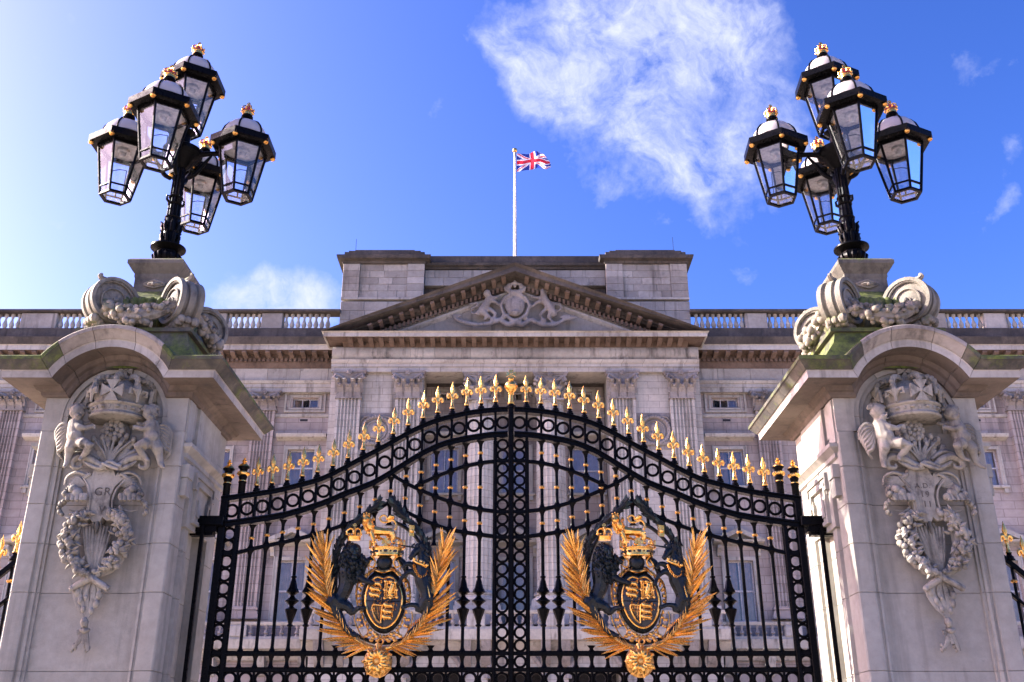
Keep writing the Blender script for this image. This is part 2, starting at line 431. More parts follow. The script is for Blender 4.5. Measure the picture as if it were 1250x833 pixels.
_wcache = {}
def window(x, y, z0, z1, w, nx=2, nz_=2, mid=None, open_leaf=False):
    """sash window: frame with bars, panes and a pale curtain behind"""
    h = z1 - z0; key = (round(w, 2), round(h, 2), nx, nz_, open_leaf)
    if key not in _wcache:
        fr = MB(); t = .07
        fr.box(-w / 2, -w / 2 + t, -.04, .05, 0, h); fr.box(w / 2 - t, w / 2, -.04, .05, 0, h)
        fr.box(-w / 2 + t, w / 2 - t, -.04, .05, 0, t); fr.box(-w / 2 + t, w / 2 - t, -.04, .05, h - t, h)
        pw, ph = (w - 2 * t) / nx, (h - 2 * t) / nz_
        for i in range(1, nx): fr.box(-w / 2 + t + pw * i - .025, -w / 2 + t + pw * i + .025, -.03, .04, t, h - t)
        for j in range(1, nz_):
            fr.box(-w / 2 + t, w / 2 - t, -.055, .06, t + ph * j - .045, t + ph * j + .045)
        pn = MB().box(-pw / 2 + .01, pw / 2 - .01, -.006, .006, -ph / 2 + .01, ph / 2 - .01)
        cu = MB(); K = 28
        for sgn in (-1, 1):
            a, b = (-w / 2, -.05) if sgn < 0 else (.05, w / 2)
            if nz_ == 1: a, b = (-w / 2, -w * .12) if sgn < 0 else (w * .16, w / 2)
            vs = []; 
            for i in range(K + 1):
                xx = a + (b - a) * i / K; yy = .22 + .05 * math.sin(i * 1.9 + sgn)
                vs += [(xx, yy, .02), (xx, yy, h - .02)]
            cu.add(vs, [(2 * i, 2 * i + 2, 2 * i + 3, 2 * i + 1) for i in range(K)])
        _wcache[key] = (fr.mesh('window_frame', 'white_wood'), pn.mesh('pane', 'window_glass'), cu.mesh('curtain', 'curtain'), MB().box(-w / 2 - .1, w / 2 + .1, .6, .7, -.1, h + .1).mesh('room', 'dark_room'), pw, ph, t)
    fm, pm, cm, rm, pw, ph, t = _wcache[key]
    o = put('window', fm, palace, (x, y, z0))
    for i in range(nx):
        for j in range(nz_):
            p = put('pane', pm, o, (-w / 2 + t + pw * (i + .5), 0, t + ph * (j + .5)))
            if open_leaf and nz_ == 1 and i < 2: p.rotation_euler = (0, 0, R(-38 if i else 38))
    put('curtain', cm, o); put('room', rm, o)
    return o

def sweep_x(mb, prof, x0, x1, yface):      # closed profile [(projection, z)] extruded along X, ends returned square
    mb.rings([[(x0 - 0, yface - p, z) for p, z in prof], [(x1, yface - p, z) for p, z in prof]])

def surround(x, w, q, t, y):
    tr = MB(); q0, q1 = q
    tr.box(x - w / 2 - t, x - w / 2, y - .07, y + .01, q0, q1 + t); tr.box(x + w / 2, x + w / 2 + t, y - .07, y + .01, q0, q1 + t)
    tr.box(x - w / 2, x + w / 2, y - .07, y + .01, q1, q1 + t)
    tr.box(x - w / 2 - t - .03, x - w / 2 - t + .03, y - .11, y + .01, q0, q1 + t + .03); tr.box(x + w / 2 + t - .03, x + w / 2 + t + .03, y - .11, y + .01, q0, q1 + t + .03)
    pal('window_surround', tr, 'palace_trim', kind=None)
def sill(x, w, z, y):
    tr = MB(); tr.cham(x - w / 2 - .3, x + w / 2 + .3, y - .2, y, z - .16, z - .01, .03)
    tr.box(x - w / 2 - .2, x - w / 2, y - .14, y, z - .4, z - .161); tr.box(x + w / 2, x + w / 2 + .2, y - .14, y, z - .4, z - .161)
    pal('window_sill', tr, 'palace_trim')
def attic_frame(xw, w, q, y):
    tr = MB()
    for e, pr in ((.20, .05), (.42, .1)):
        X1, X2, Z1, Z2 = xw - w / 2 - e, xw + w / 2 + e, q[0] - e * .7, q[1] + e * .7
        i_ = .1
        tr.box(X1, X1 + i_, y - pr, y, Z1, Z2); tr.box(X2 - i_, X2, y - pr, y, Z1, Z2)
        tr.box(X1 + i_, X2 - i_, y - pr, y, Z1, Z1 + i_); tr.box(X1 + i_, X2 - i_, y - pr, y, Z2 - i_, Z2)
    pal('attic_window_frame', tr, 'palace_trim')
def flat_hood(x, hz, hw, y):
    tr = MB(); sweep_x(tr, [(0, hz - .1), (.12, hz - .06), (.4, hz), (.46, hz + .12), (.46, hz + .18), (0, hz + .22)], x - hw, x + hw, y)
    pal('window_hood', tr, 'palace_trim')
def gable_hood(x, pz, pa, hw, w, y):
    tr = MB()
    sweep_x(tr, [(0, pz - .16), (.15, pz - .1), (.5, pz - .02), (.55, pz + .08), (0, pz + .08)], x - hw, x + hw, y)
    tr.prism([(x - hw - .04, pz + .09), (x - hw + .5, pz + .09), (x, pa - .22), (x + hw - .5, pz + .09), (x + hw + .04, pz + .09), (x, pa + .02)], y - .56, y - .002)
    tr.prism([(x - hw + .3, pz + .085), (x + hw - .3, pz + .085), (x, pa - .15)], y - .12, y)
    pal('window_pediment', tr, 'palace_trim')
    c_ = [(0, pz - .7), (.12, pz - .66), (.16, pz - .5), (.4, pz - .3), (.42, pz - .17), (0, pz - .17)]
    for s2 in (-1, 1):
        cx = x + s2 * (w / 2 + .3); m_ = MB()
        m_.rings([[(cx - .1, y - p, z) for p, z in c_], [(cx + .1, y - p, z) for p, z in c_]]); pal('console', m_, 'palace_trim')

yw = 0.0                                    # wing wall face in palace coords
yc = YC - YW                                # centre face (-1.5)
W_EDGE = xo(222, 430, YC)                   # half width of the centre block
EXT = 44.0
zW = lambda py: zz(py, YW)
zC = lambda py: zz(py, YC)
XS = lambda off: xo(off, 490, YW)           # offsets measured on row 490
win_off = [XS(256 + 101 * k) for k in range(6)]
pil_off = [XS(304 + 102 * k) for k in range(6)]

# wing walls with their openings
z_arch0 = zW(481)                           # underside of the entablature
z_bal = zW(779)                             # balcony ledge
up = (zW(593), zW(549)); sm_ = (zW(497.5), zW(486)); lo = (zW(759), zW(684.5))
wU = 33 / FPX * depth(570, YW); wS = 31 / FPX * depth(490, YW); wL = 34 / FPX * depth(720, YW)
for sg in (-1, 1):
    ops = []
    for xw in win_off:
        xw = sg * xw
        ops += [(xw - wU / 2, xw + wU / 2, *up), (xw - wS / 2, xw + wS / 2, *sm_), (xw - wL / 2, xw + wL / 2, *lo), (xw - .95, xw + .95, 1.1, 4.3)]
    mb = MB(); a, b = sorted((sg * W_EDGE, sg * EXT))
    wall_open(mb, a, b, 0, z_arch0, yw, ops)
    pal('wall', mb, 'palace_wall')
    for xw in win_off:
        xw = sg * xw
        window(xw, yw + .25, *up, wU, 2, 2); window(xw, yw + .25, *sm_, wS, 3, 1, open_leaf=True); window(xw, yw + .25, *lo, wL, 2, 2)
        window(xw, yw + .25, 1.1, 4.3, 1.9, 2, 2)
        surround(xw, wU, up, .16, yw); surround(xw, wL, lo, .18, yw); sill(xw, wU, up[0], yw)
        attic_frame(xw, wS, sm_, yw); flat_hood(xw, zW(536), 1.3, yw); gable_hood(xw, zW(663), zW(647), 1.27, wL, yw)
        MB().box(xw - .2, xw + .2, yw - .012, yw + .01, zW(514.6), zW(512)).build('vent', 'dark_room', palace)

def pilaster_mesh(w, h, fl=6, pr=.28):
    """fluted pilaster shaft with a moulded base"""
    mb = MB(); pts = [(-w / 2, 0)]; fw = w * .82 / fl; x = -w * .41
    pts += [(-w / 2, -pr)]
    for i in range(fl):
        a = x + fw * i + fw * .14; b_ = a + fw * .72
        pts += [(a, -pr), (a + .02, -pr + .07), ((a + b_) / 2, -pr + .1), (b_ - .02, -pr + .07), (b_, -pr)]
    pts += [(w / 2, -pr), (w / 2, 0)]
    mb.plan(pts, .62, h)
    for z0, z1, e in ((0, .2, .17), (.203, .36, .12), (.363, .43, .05), (.433, .55, .09), (.553, .617, .03)):
        mb.box(-w / 2 - e, w / 2 + e, -pr - e, 0, z0, z1)
    return mb
def capital_mb(w, h, pr=.3, round_=False):
    """Corinthian capital: bell, two rows of curled leaves, corner volutes, abacus with flower"""
    mb = MB(); d = pr
    cy = 0 if round_ else 0.0
    if round_: mb.lathe([(w * .38, 0), (w * .40, h * .05), (w * .37, h * .08), (w * .38, h * .5), (w * .47, h * .86)], n=20)
    else: mb.rings([[(-w * .39, 0, 0), (w * .39, 0, 0), (w * .39, -d, 0), (-w * .39, -d, 0)], [(-w * .39, 0, h * .6), (w * .39, 0, h * .6), (w * .39, -d - .02, h * .6), (-w * .39, -d - .02, h * .6)],
                    [(-w * .46, 0, h * .86), (w * .46, 0, h * .86), (w * .46, -d - .14, h * .86), (-w * .46, -d - .14, h * .86)]])
    mb.box(-w * .39 - .05, w * .39 + .05, -d - .05 if not round_ else -w * .43, 0 if not round_ else w * .43, 0, .09)
    def pos(x, out):
        if round_:
            a = x / (w * .4); return ((w * .4 + out) * math.sin(a), -(w * .4 + out) * math.cos(a))
        return (x, -d - out)
    span = (w * .4) * math.pi if round_ else w * .39
    def leaf(x, z0, hh, ww, out):
        for t0, t1, o0, o1, wd in ((0, .4, .03, .05, 1.), (.4, .75, .05, .12, .95), (.75, .98, .12, .24, .85), (.98, .86, .24, .31, .5), (.86, .68, .31, .27, .28)):
            p = []
            for (t, oo) in ((t0, o0), (t1, o1)):
                for s_ in (-1, 1):
                    X, Y = pos(x + s_ * ww * wd / 2, oo * out)
                    p.append((X, Y, z0 + hh * t))
            q = []
            for (t, oo) in ((t0, o0), (t1, o1)):
                for s_ in (-1, 1):
                    X, Y = pos(x + s_ * ww * wd / 2, oo * out - .05)
                    q.append((X, Y, z0 + hh * t))
            mb.add(p + q, [(0, 1, 3, 2), (4, 6, 7, 5), (0, 2, 6, 4), (1, 5, 7, 3), (2, 3, 7, 6), (0, 4, 5, 1)])
    nn = 8 if round_ else 3
    lw = (2 * span / nn) if round_ else .26 * w
    xs = [(-span + lw * (i + .5)) for i in range(nn)] if round_ else [-w * .27, 0, w * .27]
    for x in xs: leaf(x, .09, h * .42, lw * .82, 1.5)
    xs2 = [x + lw / 2 for x in xs] if round_ else [-w * .36, -w * .135, w * .135, w * .36]
    for x in xs2: leaf(x, h * .22, h * .45, lw * .7, 1.7)
    for sgn in (-1, 1):
        for sy in ((-1, 1) if round_ else (-1,)):
            cx = sgn * w * .43; cyy = (sy * w * .43) if round_ else -d - .16
            mb.tube([(sgn * w * .1, cyy * (.8 if round_ else .8), h * .62), (sgn * w * .22, cyy * .93, h * .74), (cx, cyy, h * .86), (cx + sgn * .06, cyy - .05, h * .72), (cx - sgn * .05, cyy - .08, h * .66), (cx - sgn * .08, cyy - .05, h * .77)], [.06, .09, .12, .12, .09, .05], 6)
    # abacus with concave front, flower
    A = w * .52; f_ = -d - .24 if not round_ else -w * .5
    bk = 0 if not round_ else w * .5
    for z0, z1, e in ((h * .86, h * .93, 0), (h * .932, h, .05)):
        P_ = [(-A - e, f_ - e), (-A * .6, f_ + .09 - e), (0, f_ + .13 - e), (A * .6, f_ + .09 - e), (A + e, f_ - e), (A + e, bk), (-A - e, bk)]
        mb.plan(P_, z0, z1)
    for k in range(5):
        a = 2 * math.pi * k / 5; mb.ell((.09 * math.cos(a), f_ + .02, h * .93 + .09 * math.sin(a)), (.07, .06, .07), 6, 4)
    mb.ell((0, f_ - .03, h * .93), (.05, .05, .05), 6, 4)
    return mb
pw = 28 / FPX * depth(600, YW)
zb_, zt_ = zW(757), zW(503.5)
pm = pilaster_mesh(pw, zt_ - zb_).mesh('pilaster', 'palace_wall', 25)
ch = z_arch0 - zt_
cm = capital_mb(40 / FPX * depth(490, YW) * .92, ch).mesh('capital', 'palace_carving', 40)
for sg in (-1, 1):
    for xp in pil_off:
        put('pilaster', pm, palace, (sg * xp, yw, zb_)); put('capital', cm, palace, (sg * xp, yw, zt_))

# wing string course, entablature, cornice
def ent_profile(z0, z1, steps):
    return [(0, z0)] + steps + [(0, z1)]
bz = [zW(p) for p in (481, 475.5, 471, 468, 452, 449, 446, 437, 431, 424, 418)]
for sg in (-1, 1):
    a, b = sorted((sg * W_EDGE, sg * EXT))
    s = MB(); z = zW(508); sweep_x(s, [(0, z - .09), (.06, z - .07), (.09, z + .03), (.09, z + .08), (0, z + .1)], a, b, yw); pal('string_course', s, 'palace_trim')
    s = MB(); pj = .30
    sweep_x(s, [(-.1, bz[0]), (pj, bz[0]), (pj, bz[1] - .01), (pj + .04, bz[1]), (pj + .04, bz[2] - .01), (pj + .09, bz[2]), (pj + .15, bz[3]), (-.1, bz[3])], a, b, yw)
    pal('architrave', s, 'palace_trim')
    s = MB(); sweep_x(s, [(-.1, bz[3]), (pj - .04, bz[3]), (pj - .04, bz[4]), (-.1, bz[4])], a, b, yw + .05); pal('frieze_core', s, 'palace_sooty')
    n = 0; x = a; rnd = random.Random(3)
    blk = {}
    while x < b - .1:
        L = rnd.choice((1.25, 1.5, 1.75)); L = min(L, b - x)
        if L not in blk: blk[L] = MB().cham(.006, L - .006, 0, .2, 0, bz[4] - bz[3] - .008, .012).mesh('stone', 'palace_block')
        put('stone', blk[L], palace, (x, yw - pj + .04, bz[3] + .004)); x += L
    s = MB()
    sweep_x(s, [(-.1, bz[4]), (pj, bz[4]), (pj + .08, bz[5]), (pj + .12, bz[6]), (pj + .12, bz[7]), (1.05, bz[7] + .02), (1.05, bz[7] + .048), (-.1, bz[7] + .048)], a, b, yw)
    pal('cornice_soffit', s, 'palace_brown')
    s = MB(); sweep_x(s, [(-.1, bz[7] + .05), (1.05, bz[7] + .05), (1.10, bz[7] + .02), (1.10, bz[8]), (1.16, bz[8] + .03), (-.1, bz[8] + .03)], a, b, yw); pal('cornice', s, 'palace_trim')
    s = MB(); sweep_x(s, [(-.1, bz[8] + .032), (1.16, bz[8] + .032), (1.28, bz[9]), (1.30, bz[9] + .08), (-.1, bz[9] + .12)], a, b, yw); pal('cornice_crown', s, 'palace_sooty')
    # modillions under the corona and dentils below them
    if sg < 0:
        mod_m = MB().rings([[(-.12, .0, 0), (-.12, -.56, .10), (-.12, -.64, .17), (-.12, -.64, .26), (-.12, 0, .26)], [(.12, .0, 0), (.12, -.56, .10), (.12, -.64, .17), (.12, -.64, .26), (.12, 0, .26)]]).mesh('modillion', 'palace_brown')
    msp = 14 / FPX * depth(440, YW); k = 0
    x = W_EDGE + .5
    while x < EXT - .5:
        if k < 60: put('modillion', mod_m, palace, (sg * x, yw - pj - .12, bz[7] - .262))
        x += msp; k += 1
    d = MB(); x = W_EDGE + .05
    while x < EXT:
        d.box(sg * x - .07, sg * x + .07, yw - pj - .24, yw - pj - .11, bz[6] + .01, bz[6] + .22); x += .24
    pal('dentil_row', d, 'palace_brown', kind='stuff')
    # blocking course, balustrade
    s = MB(); sweep_x(s, [(-1.2, bz[9] + .1), (.55, bz[9] + .1), (.55, zW(406)), (.5, zW(405)), (-1.2, zW(405))], a, b, yw); pal('parapet_base', s, 'palace_sooty')
    s = MB(); sweep_x(s, [(-.15, zW(386)), (.5, zW(386)), (.56, zW(385)), (.56, zW(382.6)), (.5, zW(382)), (-.15, zW(382))], a, b, yw); pal('parapet_rail', s, 'palace_sooty')

# baluster bays: measured rows of six to seven with plain piers between
bh = zW(386) - zW(405)
bal_m = MB().lathe([(.11, 0), (.11, .07), (.07, .1), (.12, .2), (.145, bh * .33), (.12, bh * .42), (.06, bh * .62), (.055, bh * .72), (.1, bh * .86), (.11, bh * .9), (.11, bh)], n=8).mesh('baluster', 'palace_trim', 60)
step = 7.2 / FPX * depth(395, YW)
pier_m = {}
for sg, bays in ((-1, [(224, 282), (308, 350), (372, 420), (446, 488), (512, 556), (600, 632)]), (1, [(217, 279), (306, 350), (372, 422), (446, 488), (523, 569), (596, 640)])):
    edges = [(xo(a, 395, YW), xo(b, 395, YW)) for a, b in bays]
    edges += [(edges[-1][1] + 2.2 + k * 5.2, edges[-1][1] + 5.2 + k * 5.2) for k in range(3)]
    x_prev = None
    for a, b in edges:
        nb = max(1, round((b - a) / step)); s_ = (b - a) / nb
        for i in range(nb): put('baluster', bal_m, palace, (sg * (a + s_ * (i + .5)), yw - .2, zW(405)))
        if x_prev is not None:
            w = a - x_prev
            mm = MB().cham(-w / 2 + .01, w / 2 - .01, -.42, .1, 0, bh, .03)
            p = mm.build('parapet_pier', 'palace_block', palace, (sg * (x_prev + w / 2), yw, zW(405)))
        x_prev = b

# balcony along the first floor of the whole front
def balcony(a, b, y, py_r0, py_r1, py_b, Y, pr=.9):
    zr, zl, zd = zz(py_r0, Y), zz(py_r1, Y), zz(py_b, Y)
    s = MB(); sweep_x(s, [(.0, zr - .16), (.12, zr - .16), (.16, zr - .1), (.16, zr), (0, zr)], a, b, y - pr + .1)
    sweep_x(s, [(-.1, zl - .12), (.15, zl - .12), (.15, zl), (-.1, zl)], a, b, y - pr + .1)
    sweep_x(s, [(-pr + .05, zd - .75), (-pr + .25, zd - .72), (-.25, zd - .3), (.1, zd - .25), (.16, zd), (.2, zl - .12), (-pr, zl - .12)], a, b, y - pr + .02)
    pal('balcony_ledge', s, 'palace_trim')
    return zr - .16, zl
yb0 = yw - 1.0
bb = {}
def bal_row(a, b, y, zr, zl, dies):
    h = zr - zl; key = round(h, 2)
    if key not in bb: bb[key] = MB().lathe([(.10, 0), (.10, .06), (.06, .1), (.13, h * .3), (.11, h * .42), (.05, h * .66), (.09, h * .88), (.1, h)], n=8).mesh('baluster', 'palace_carving', 60)
    n = int((b - a) / .36)
    for i in range(n):
        x = a + (i + .5) * (b - a) / n
        if any(abs(x - d) < .5 for d in dies): continue
        put('baluster', bb[key], palace, (x, y, zl))
    for d in dies:
        if a <= d <= b: MB().cham(-.42, .42, -.15, .15, 0, h, .03).build('balcony_die', 'palace_trim', palace, (d, y, zl))
for sg in (-1, 1):
    a, b = sorted((sg * (W_EDGE + .3), sg * EXT))
    zr, zl = balcony(a, b, yw, 759, 777, 785, YW - 1)
    a2, b2 = sorted((sg * (W_EDGE + .3), sg * 16.5))
    bal_row(a2, b2, yw - .86, zr, zl, [sg * p for p in pil_off])
    s = MB(); a, b = sorted((sg * W_EDGE, sg * EXT))
    zg = zl - 1.6
    x = a; k = 0
    for row in range(9):
        z0 = zg - (row + 1) * .46
        if z0 > 4.4:
            gm = MB(); sweep_x(gm, [(0, z0 + .02), (.1, z0 + .04), (.1, z0 + .43), (0, z0 + .45)], a, b, yw); pal('rusticated_course', gm, 'palace_wall')
    bk = ((0, zg - .2), (.25, zg - .1), (.6, zg + .5), (.7, zg + .75), (0, zg + .75))
    for wx in win_off:
        for e in (-1.0, 1.0):
            MB().rings([[(sg * wx + e - .2, yw - p, z) for p, z in bk], [(sg * wx + e + .2, yw - p, z) for p, z in bk]]).build('balcony_bracket', 'palace_trim', palace)

# ---------------- centre block
co = lambda off, py: xo(off, py, YC)
in_e = co(113, 490)                      # inner edge of the flanking piers (opening of the loggia)
zA = zC(456)                             # underside of the architrave in front
yr = yc + 2.1                            # recessed wall behind the columns
wm = MB()
for sg in (-1, 1):
    a, b = sorted((sg * in_e, sg * W_EDGE))
    wm.box(a, b, yc, .3, 0, zA)
pal('wall', wm, 'palace_light_stone')
ops = []
cw = [sg * co(o, 490) for sg, o in ((-1, 88), (1, 0), (1, 88))]
YR = YC + 2.1
cu_, cs_, cl_ = (zz(602, YR), zz(547, YR)), (zz(489, YR), zz(478.5, YR)), (zz(752, YR), zz(684, YR))
wCU, wCS, wCL = 34 / FPX * depth(575, YR), 19 / FPX * depth(484, YR), 34 / FPX * depth(720, YR)
for x in cw: ops += [(x - wCU / 2, x + wCU / 2, *cu_), (x - wCS / 2, x + wCS / 2, *cs_), (x - wCL / 2, x + wCL / 2, *cl_)]
s = MB(); wall_open(s, -in_e, in_e, 0, zA + .5, yr, ops); pal('wall', s, 'palace_wall')
for x in cw:
    window(x, yr + .22, *cu_, wCU, 2, 2); window(x, yr + .22, *cs_, wCS, 2, 1); window(x, yr + .22, *cl_, wCL, 2, 2)
    for (w, q) in ((wCU, cu_), (wCL, cl_), (wCS, cs_)): surround(x, w, q, .15, yr)
    sill(x, wCU, cu_[0], yr); flat_hood(x, zz(534, YR), 1.2, yr); gable_hood(x, zz(664, YR), zz(646, YR), 1.35, wCL, yr)
tr = MB()
z = zz(508, YR); sweep_x(tr, [(0, z - .09), (.08, z - .03), (.08, z + .08), (0, z + .1)], -in_e, in_e, yr)
pal('string_course', tr, 'palace_trim')
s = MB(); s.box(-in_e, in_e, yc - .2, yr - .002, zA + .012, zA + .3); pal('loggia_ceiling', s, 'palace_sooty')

zcb, zct = zC(741), zC(488.5)            # foot and head of the shafts
cap_h = zA - zct
pwc = 30 / FPX * depth(500, YC)
pmc = pilaster_mesh(pwc, zct - zcb, 6, .22).mesh('pilaster', 'palace_light_stone', 25)
cmc = capital_mb(41 / FPX * depth(470, YC) * .93, cap_h, .24).mesh('capital', 'palace_carving', 40)
for sg in (-1, 1):
    for o in (131, 203):
        x = sg * co(o, 490)
        put('pilaster', pmc, palace, (x, yc, zcb)); put('capital', cmc, palace, (x, yc, zct))
def column_mb(r, h, fl=20):
    mb = MB(); secs = []
    for z, k in ((.75, 1.0), (h * .35, .995), (h * .7, .95), (h - .1, .87)):
        sec = []
        for i in range(fl):
            a0 = 2 * math.pi * i / fl; da = 2 * math.pi / fl
            for t, rr in ((.06, 1), (.2, .955), (.5, .93), (.8, .955), (.94, 1)):
                a = a0 + da * t; sec.append((r * k * rr * math.cos(a), r * k * rr * math.sin(a), z))
        secs.append(sec)
    mb.rings(secs)
    mb.lathe([(r * .93, h - .1), (r * .93, h - .02), (r * .88, h)], n=24)
    mb.lathe([(r * 1.32, .24), (r * 1.36, .32), (r * 1.32, .42), (r * 1.12, .46), (r * 1.10, .54), (r * 1.2, .58), (r * 1.22, .64), (r * 1.16, .70), (r * 1.03, .74), (r * 1.0, .78)], n=28)
    mb.box(-r * 1.36, r * 1.36, -r * 1.36, r * 1.36, 0, .238)
    return mb
colm = column_mb(.78, zct - zcb).mesh('column', 'palace_light_stone', 25)
capm = capital_mb(1.66, cap_h, .3, True).mesh('capital', 'palace_carving', 40)
for sg in (-1, 1):
    x = sg * co(43, 490)
    put('column', colm, palace, (x, yc + .62, zcb)); put('capital', capm, palace, (x, yc + .62, zct))

# medallions between the paired pilasters
for sg in (-1, 1):
    x = sg * co(170, 526); z = zC(526); s = MB(); rr = .72
    s.torus((0, -.06, 0), rr, .1, 28, 6); s.torus((0, -.05, 0), rr - .2, .05, 24, 6)
    rnd = random.Random(5)
    for k in range(34):
        a = 2 * math.pi * k / 34; s.ell((rr * math.cos(a) + rnd.uniform(-.03, .03), -.13, rr * math.sin(a)), (.09, .07, .09), 6, 4)
    s.ell((0, -.06, .15), (.2, .16, .24), 10, 7); s.ell((0, -.06, -.22), (.33, .14, .22), 10, 6); s.ell((.02, -.18, .12), (.06, .06, .08), 6, 4)
    for k in (-1, 1):
        s.tube([(k * .2, -.06, -rr), (k * .5, -.08, -rr + .02), (k * .8, -.05, -rr + .3), (k * .85, -.05, -rr + .55)], [.1, .09, .08, .03], 6)
        s.tube([(k * .3, -.05, rr + .05), (k * .65, -.07, rr - .02), (k * .85, -.05, rr - .3)], [.08, .08, .03], 6)
    s.build('medallion', 'palace_carving', palace, (x, yc, z))
    MB().box(-.95, .95, -.03, .01, -1.0, .95).build('medallion_panel', 'palace_carving', palace, (x, yc, z))

# entablature of the centre
cz = [zC(p) for p in (456, 450.5, 446, 442, 426, 424)]
a, b = -W_EDGE, W_EDGE
s = MB(); sweep_x(s, [(-2.0, cz[0] + .3), (-1.5, cz[0]), (.24, cz[0]), (.24, cz[1] - .01), (.29, cz[1]), (.29, cz[2] - .01), (.34, cz[2]), (.42, cz[3] - .03), (.42, cz[3]), (-2., cz[3])], a, b, yc); pal('architrave', s, 'palace_light_stone')
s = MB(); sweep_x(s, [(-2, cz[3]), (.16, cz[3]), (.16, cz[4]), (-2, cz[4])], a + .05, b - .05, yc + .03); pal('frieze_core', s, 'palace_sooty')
x = a; rnd = random.Random(9); fh = cz[4] - cz[3]; fb = {}
while x < b - .05:
    L = min(rnd.choice((.95, 1.25, 1.6)), b - x)
    if b - x - L < .4: L = b - x
    key = round(L, 3)
    if key not in fb:
        q = [(0, 0), (.10, fh * .1), (.19, fh * .3), (.22, fh * .55), (.19, fh * .8), (.12, fh * .95), (.1, fh - .008), (-.2, fh - .008), (-.2, 0)]
        fb[key] = MB().rings([[(.005, -p, z) for p, z in q], [(L - .005, -p, z) for p, z in q]]).mesh('stone', 'palace_block')
    put('stone', fb[key], palace, (x, yc - .16, cz[3] + .004)); x += L
YPD = YC - 1.3                              # front edge of the pediment cornice
zp = lambda py: zz(py, YPD)
hwP = (866 - 392) / 2 / FPX * depth(405, YPD)
z_c0, z_cor, z_top = zC(424), zp(409), zp(404)
s = MB()
prof = [(-2, z_cor + .022), (1.12, z_cor + .022), (1.12, z_cor - .03), (1.2, z_cor - .03), (1.2, z_top - .06), (1.3, z_top), (-2, z_top)]
prof_s = [(-2, z_c0), (.1, z_c0), (.2, z_c0 + .14), (.22, z_c0 + .2), (.28, z_cor - .33), (.34, z_cor), (1.11, z_cor + .018), (-2, z_cor + .018)]
def block_sweep(mb, prof, half, y, back):
    """profile run along the front and returned along both flanks, mitred"""
    secs = []
    secs.append([(-half - p, back, z) for p, z in prof]); secs.append([(-half - p, y - p, z) for p, z in prof])
    secs.append([(half + p, y - p, z) for p, z in prof]); secs.append([(half + p, back, z) for p, z in prof])
    mb.rings(secs)
half = hwP - 1.3
block_sweep(s, prof, half, yc, .4)
pal('cornice', s, 'palace_trim')
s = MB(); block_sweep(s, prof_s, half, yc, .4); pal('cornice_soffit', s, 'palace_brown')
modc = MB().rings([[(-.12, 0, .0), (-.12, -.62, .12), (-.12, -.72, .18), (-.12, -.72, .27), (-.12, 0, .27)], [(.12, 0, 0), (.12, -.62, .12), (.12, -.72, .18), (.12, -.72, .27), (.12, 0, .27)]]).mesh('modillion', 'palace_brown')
nm = 33
mxs = [-half + .15 + (2 * half - .3) * i / (nm - 1) for i in range(nm)]
for x in mxs: put('modillion', modc, palace, (x, yc - .33, z_cor - .272))
d = MB(); x = -half
while x < half: d.box(x, x + .13, yc - .42, yc - .27, z_c0 + .24, z_c0 + .48); x += .235
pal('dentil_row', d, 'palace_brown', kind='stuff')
# tympanum and raking cornice
z_apex = zp(320.5)
sl = (z_apex - z_top) / hwP
ty = MB(); T0 = .95
ty.prism([(-hwP + 1.2, z_top + .0), (hwP - 1.2, z_top), (0, z_apex - .9)], yc - .02, yc + 1.5); pal('tympanum', ty, 'palace_block')
# (p projection, q vertical offset below the top edge)
# horizontal light moulding between tympanum stones
rk = [(-1.6, 0), (1.3, 0), (1.22, -.16), (1.2, -.18), (1.2, -.46), (1.12, -.46), (1.12, -.42), (.34, -.42), (.28, -.80), (.2, -.82), (.12, -.98), (.10, -1.10), (-1.6, -1.10)]
for sg in (-1, 1):
    s = MB(); secs = []
    for x, zt in ((0, z_apex), (sg * hwP, z_top + .02)):
        secs.append([(x, yc - p, max(zt + q, z_top + .004 - .0 * q) if x else zt + q) for p, q in rk])
    s.rings(secs); 
    pal('raking_cornice', s, 'palace_sooty')
    d = MB(); x = .25
    while x < hwP - 2.6:
        zt = z_apex - sl * x - .83
        d.box(sg * x - .065, sg * x + .065, yc - .32, yc - .22, zt - .10, zt + .16); x += .235
    pal('dentil_row', d, 'palace_brown', kind='stuff')
    s = MB()   # pale inner moulding of the rake
    s.rings([[(0, yc - p, z_apex + q) for p, q in ((0, -1.06), (.17, -1.02), (.19, -1.14), (.02, -1.3))], [(sg * (hwP - 2.2), yc - p, z_apex - sl * (hwP - 2.2) + q) for p, q in ((0, -1.06), (.17, -1.02), (.19, -1.14), (.02, -1.3))]])
    pal('rake_moulding', s, 'palace_trim')
rm = MB().rings([[(-.11, 0, .12), (-.11, -.60, .17), (-.11, -.68, .20), (-.11, -.68, .31), (-.11, 0, .31)], [(.11, 0, .12), (.11, -.60, .17), (.11, -.68, .20), (.11, -.68, .31), (.11, 0, .31)]]).mesh('modillion', 'palace_brown')
for sg in (-1, 1):
    for x in [m_ for m_ in mxs if m_ > .1 and m_ < hwP - 2.2]:
        put('modillion', rm, palace, (sg * x, yc - .30, z_apex - sl * x - .42 - .31), rot=(0, sg * math.atan(sl), 0))

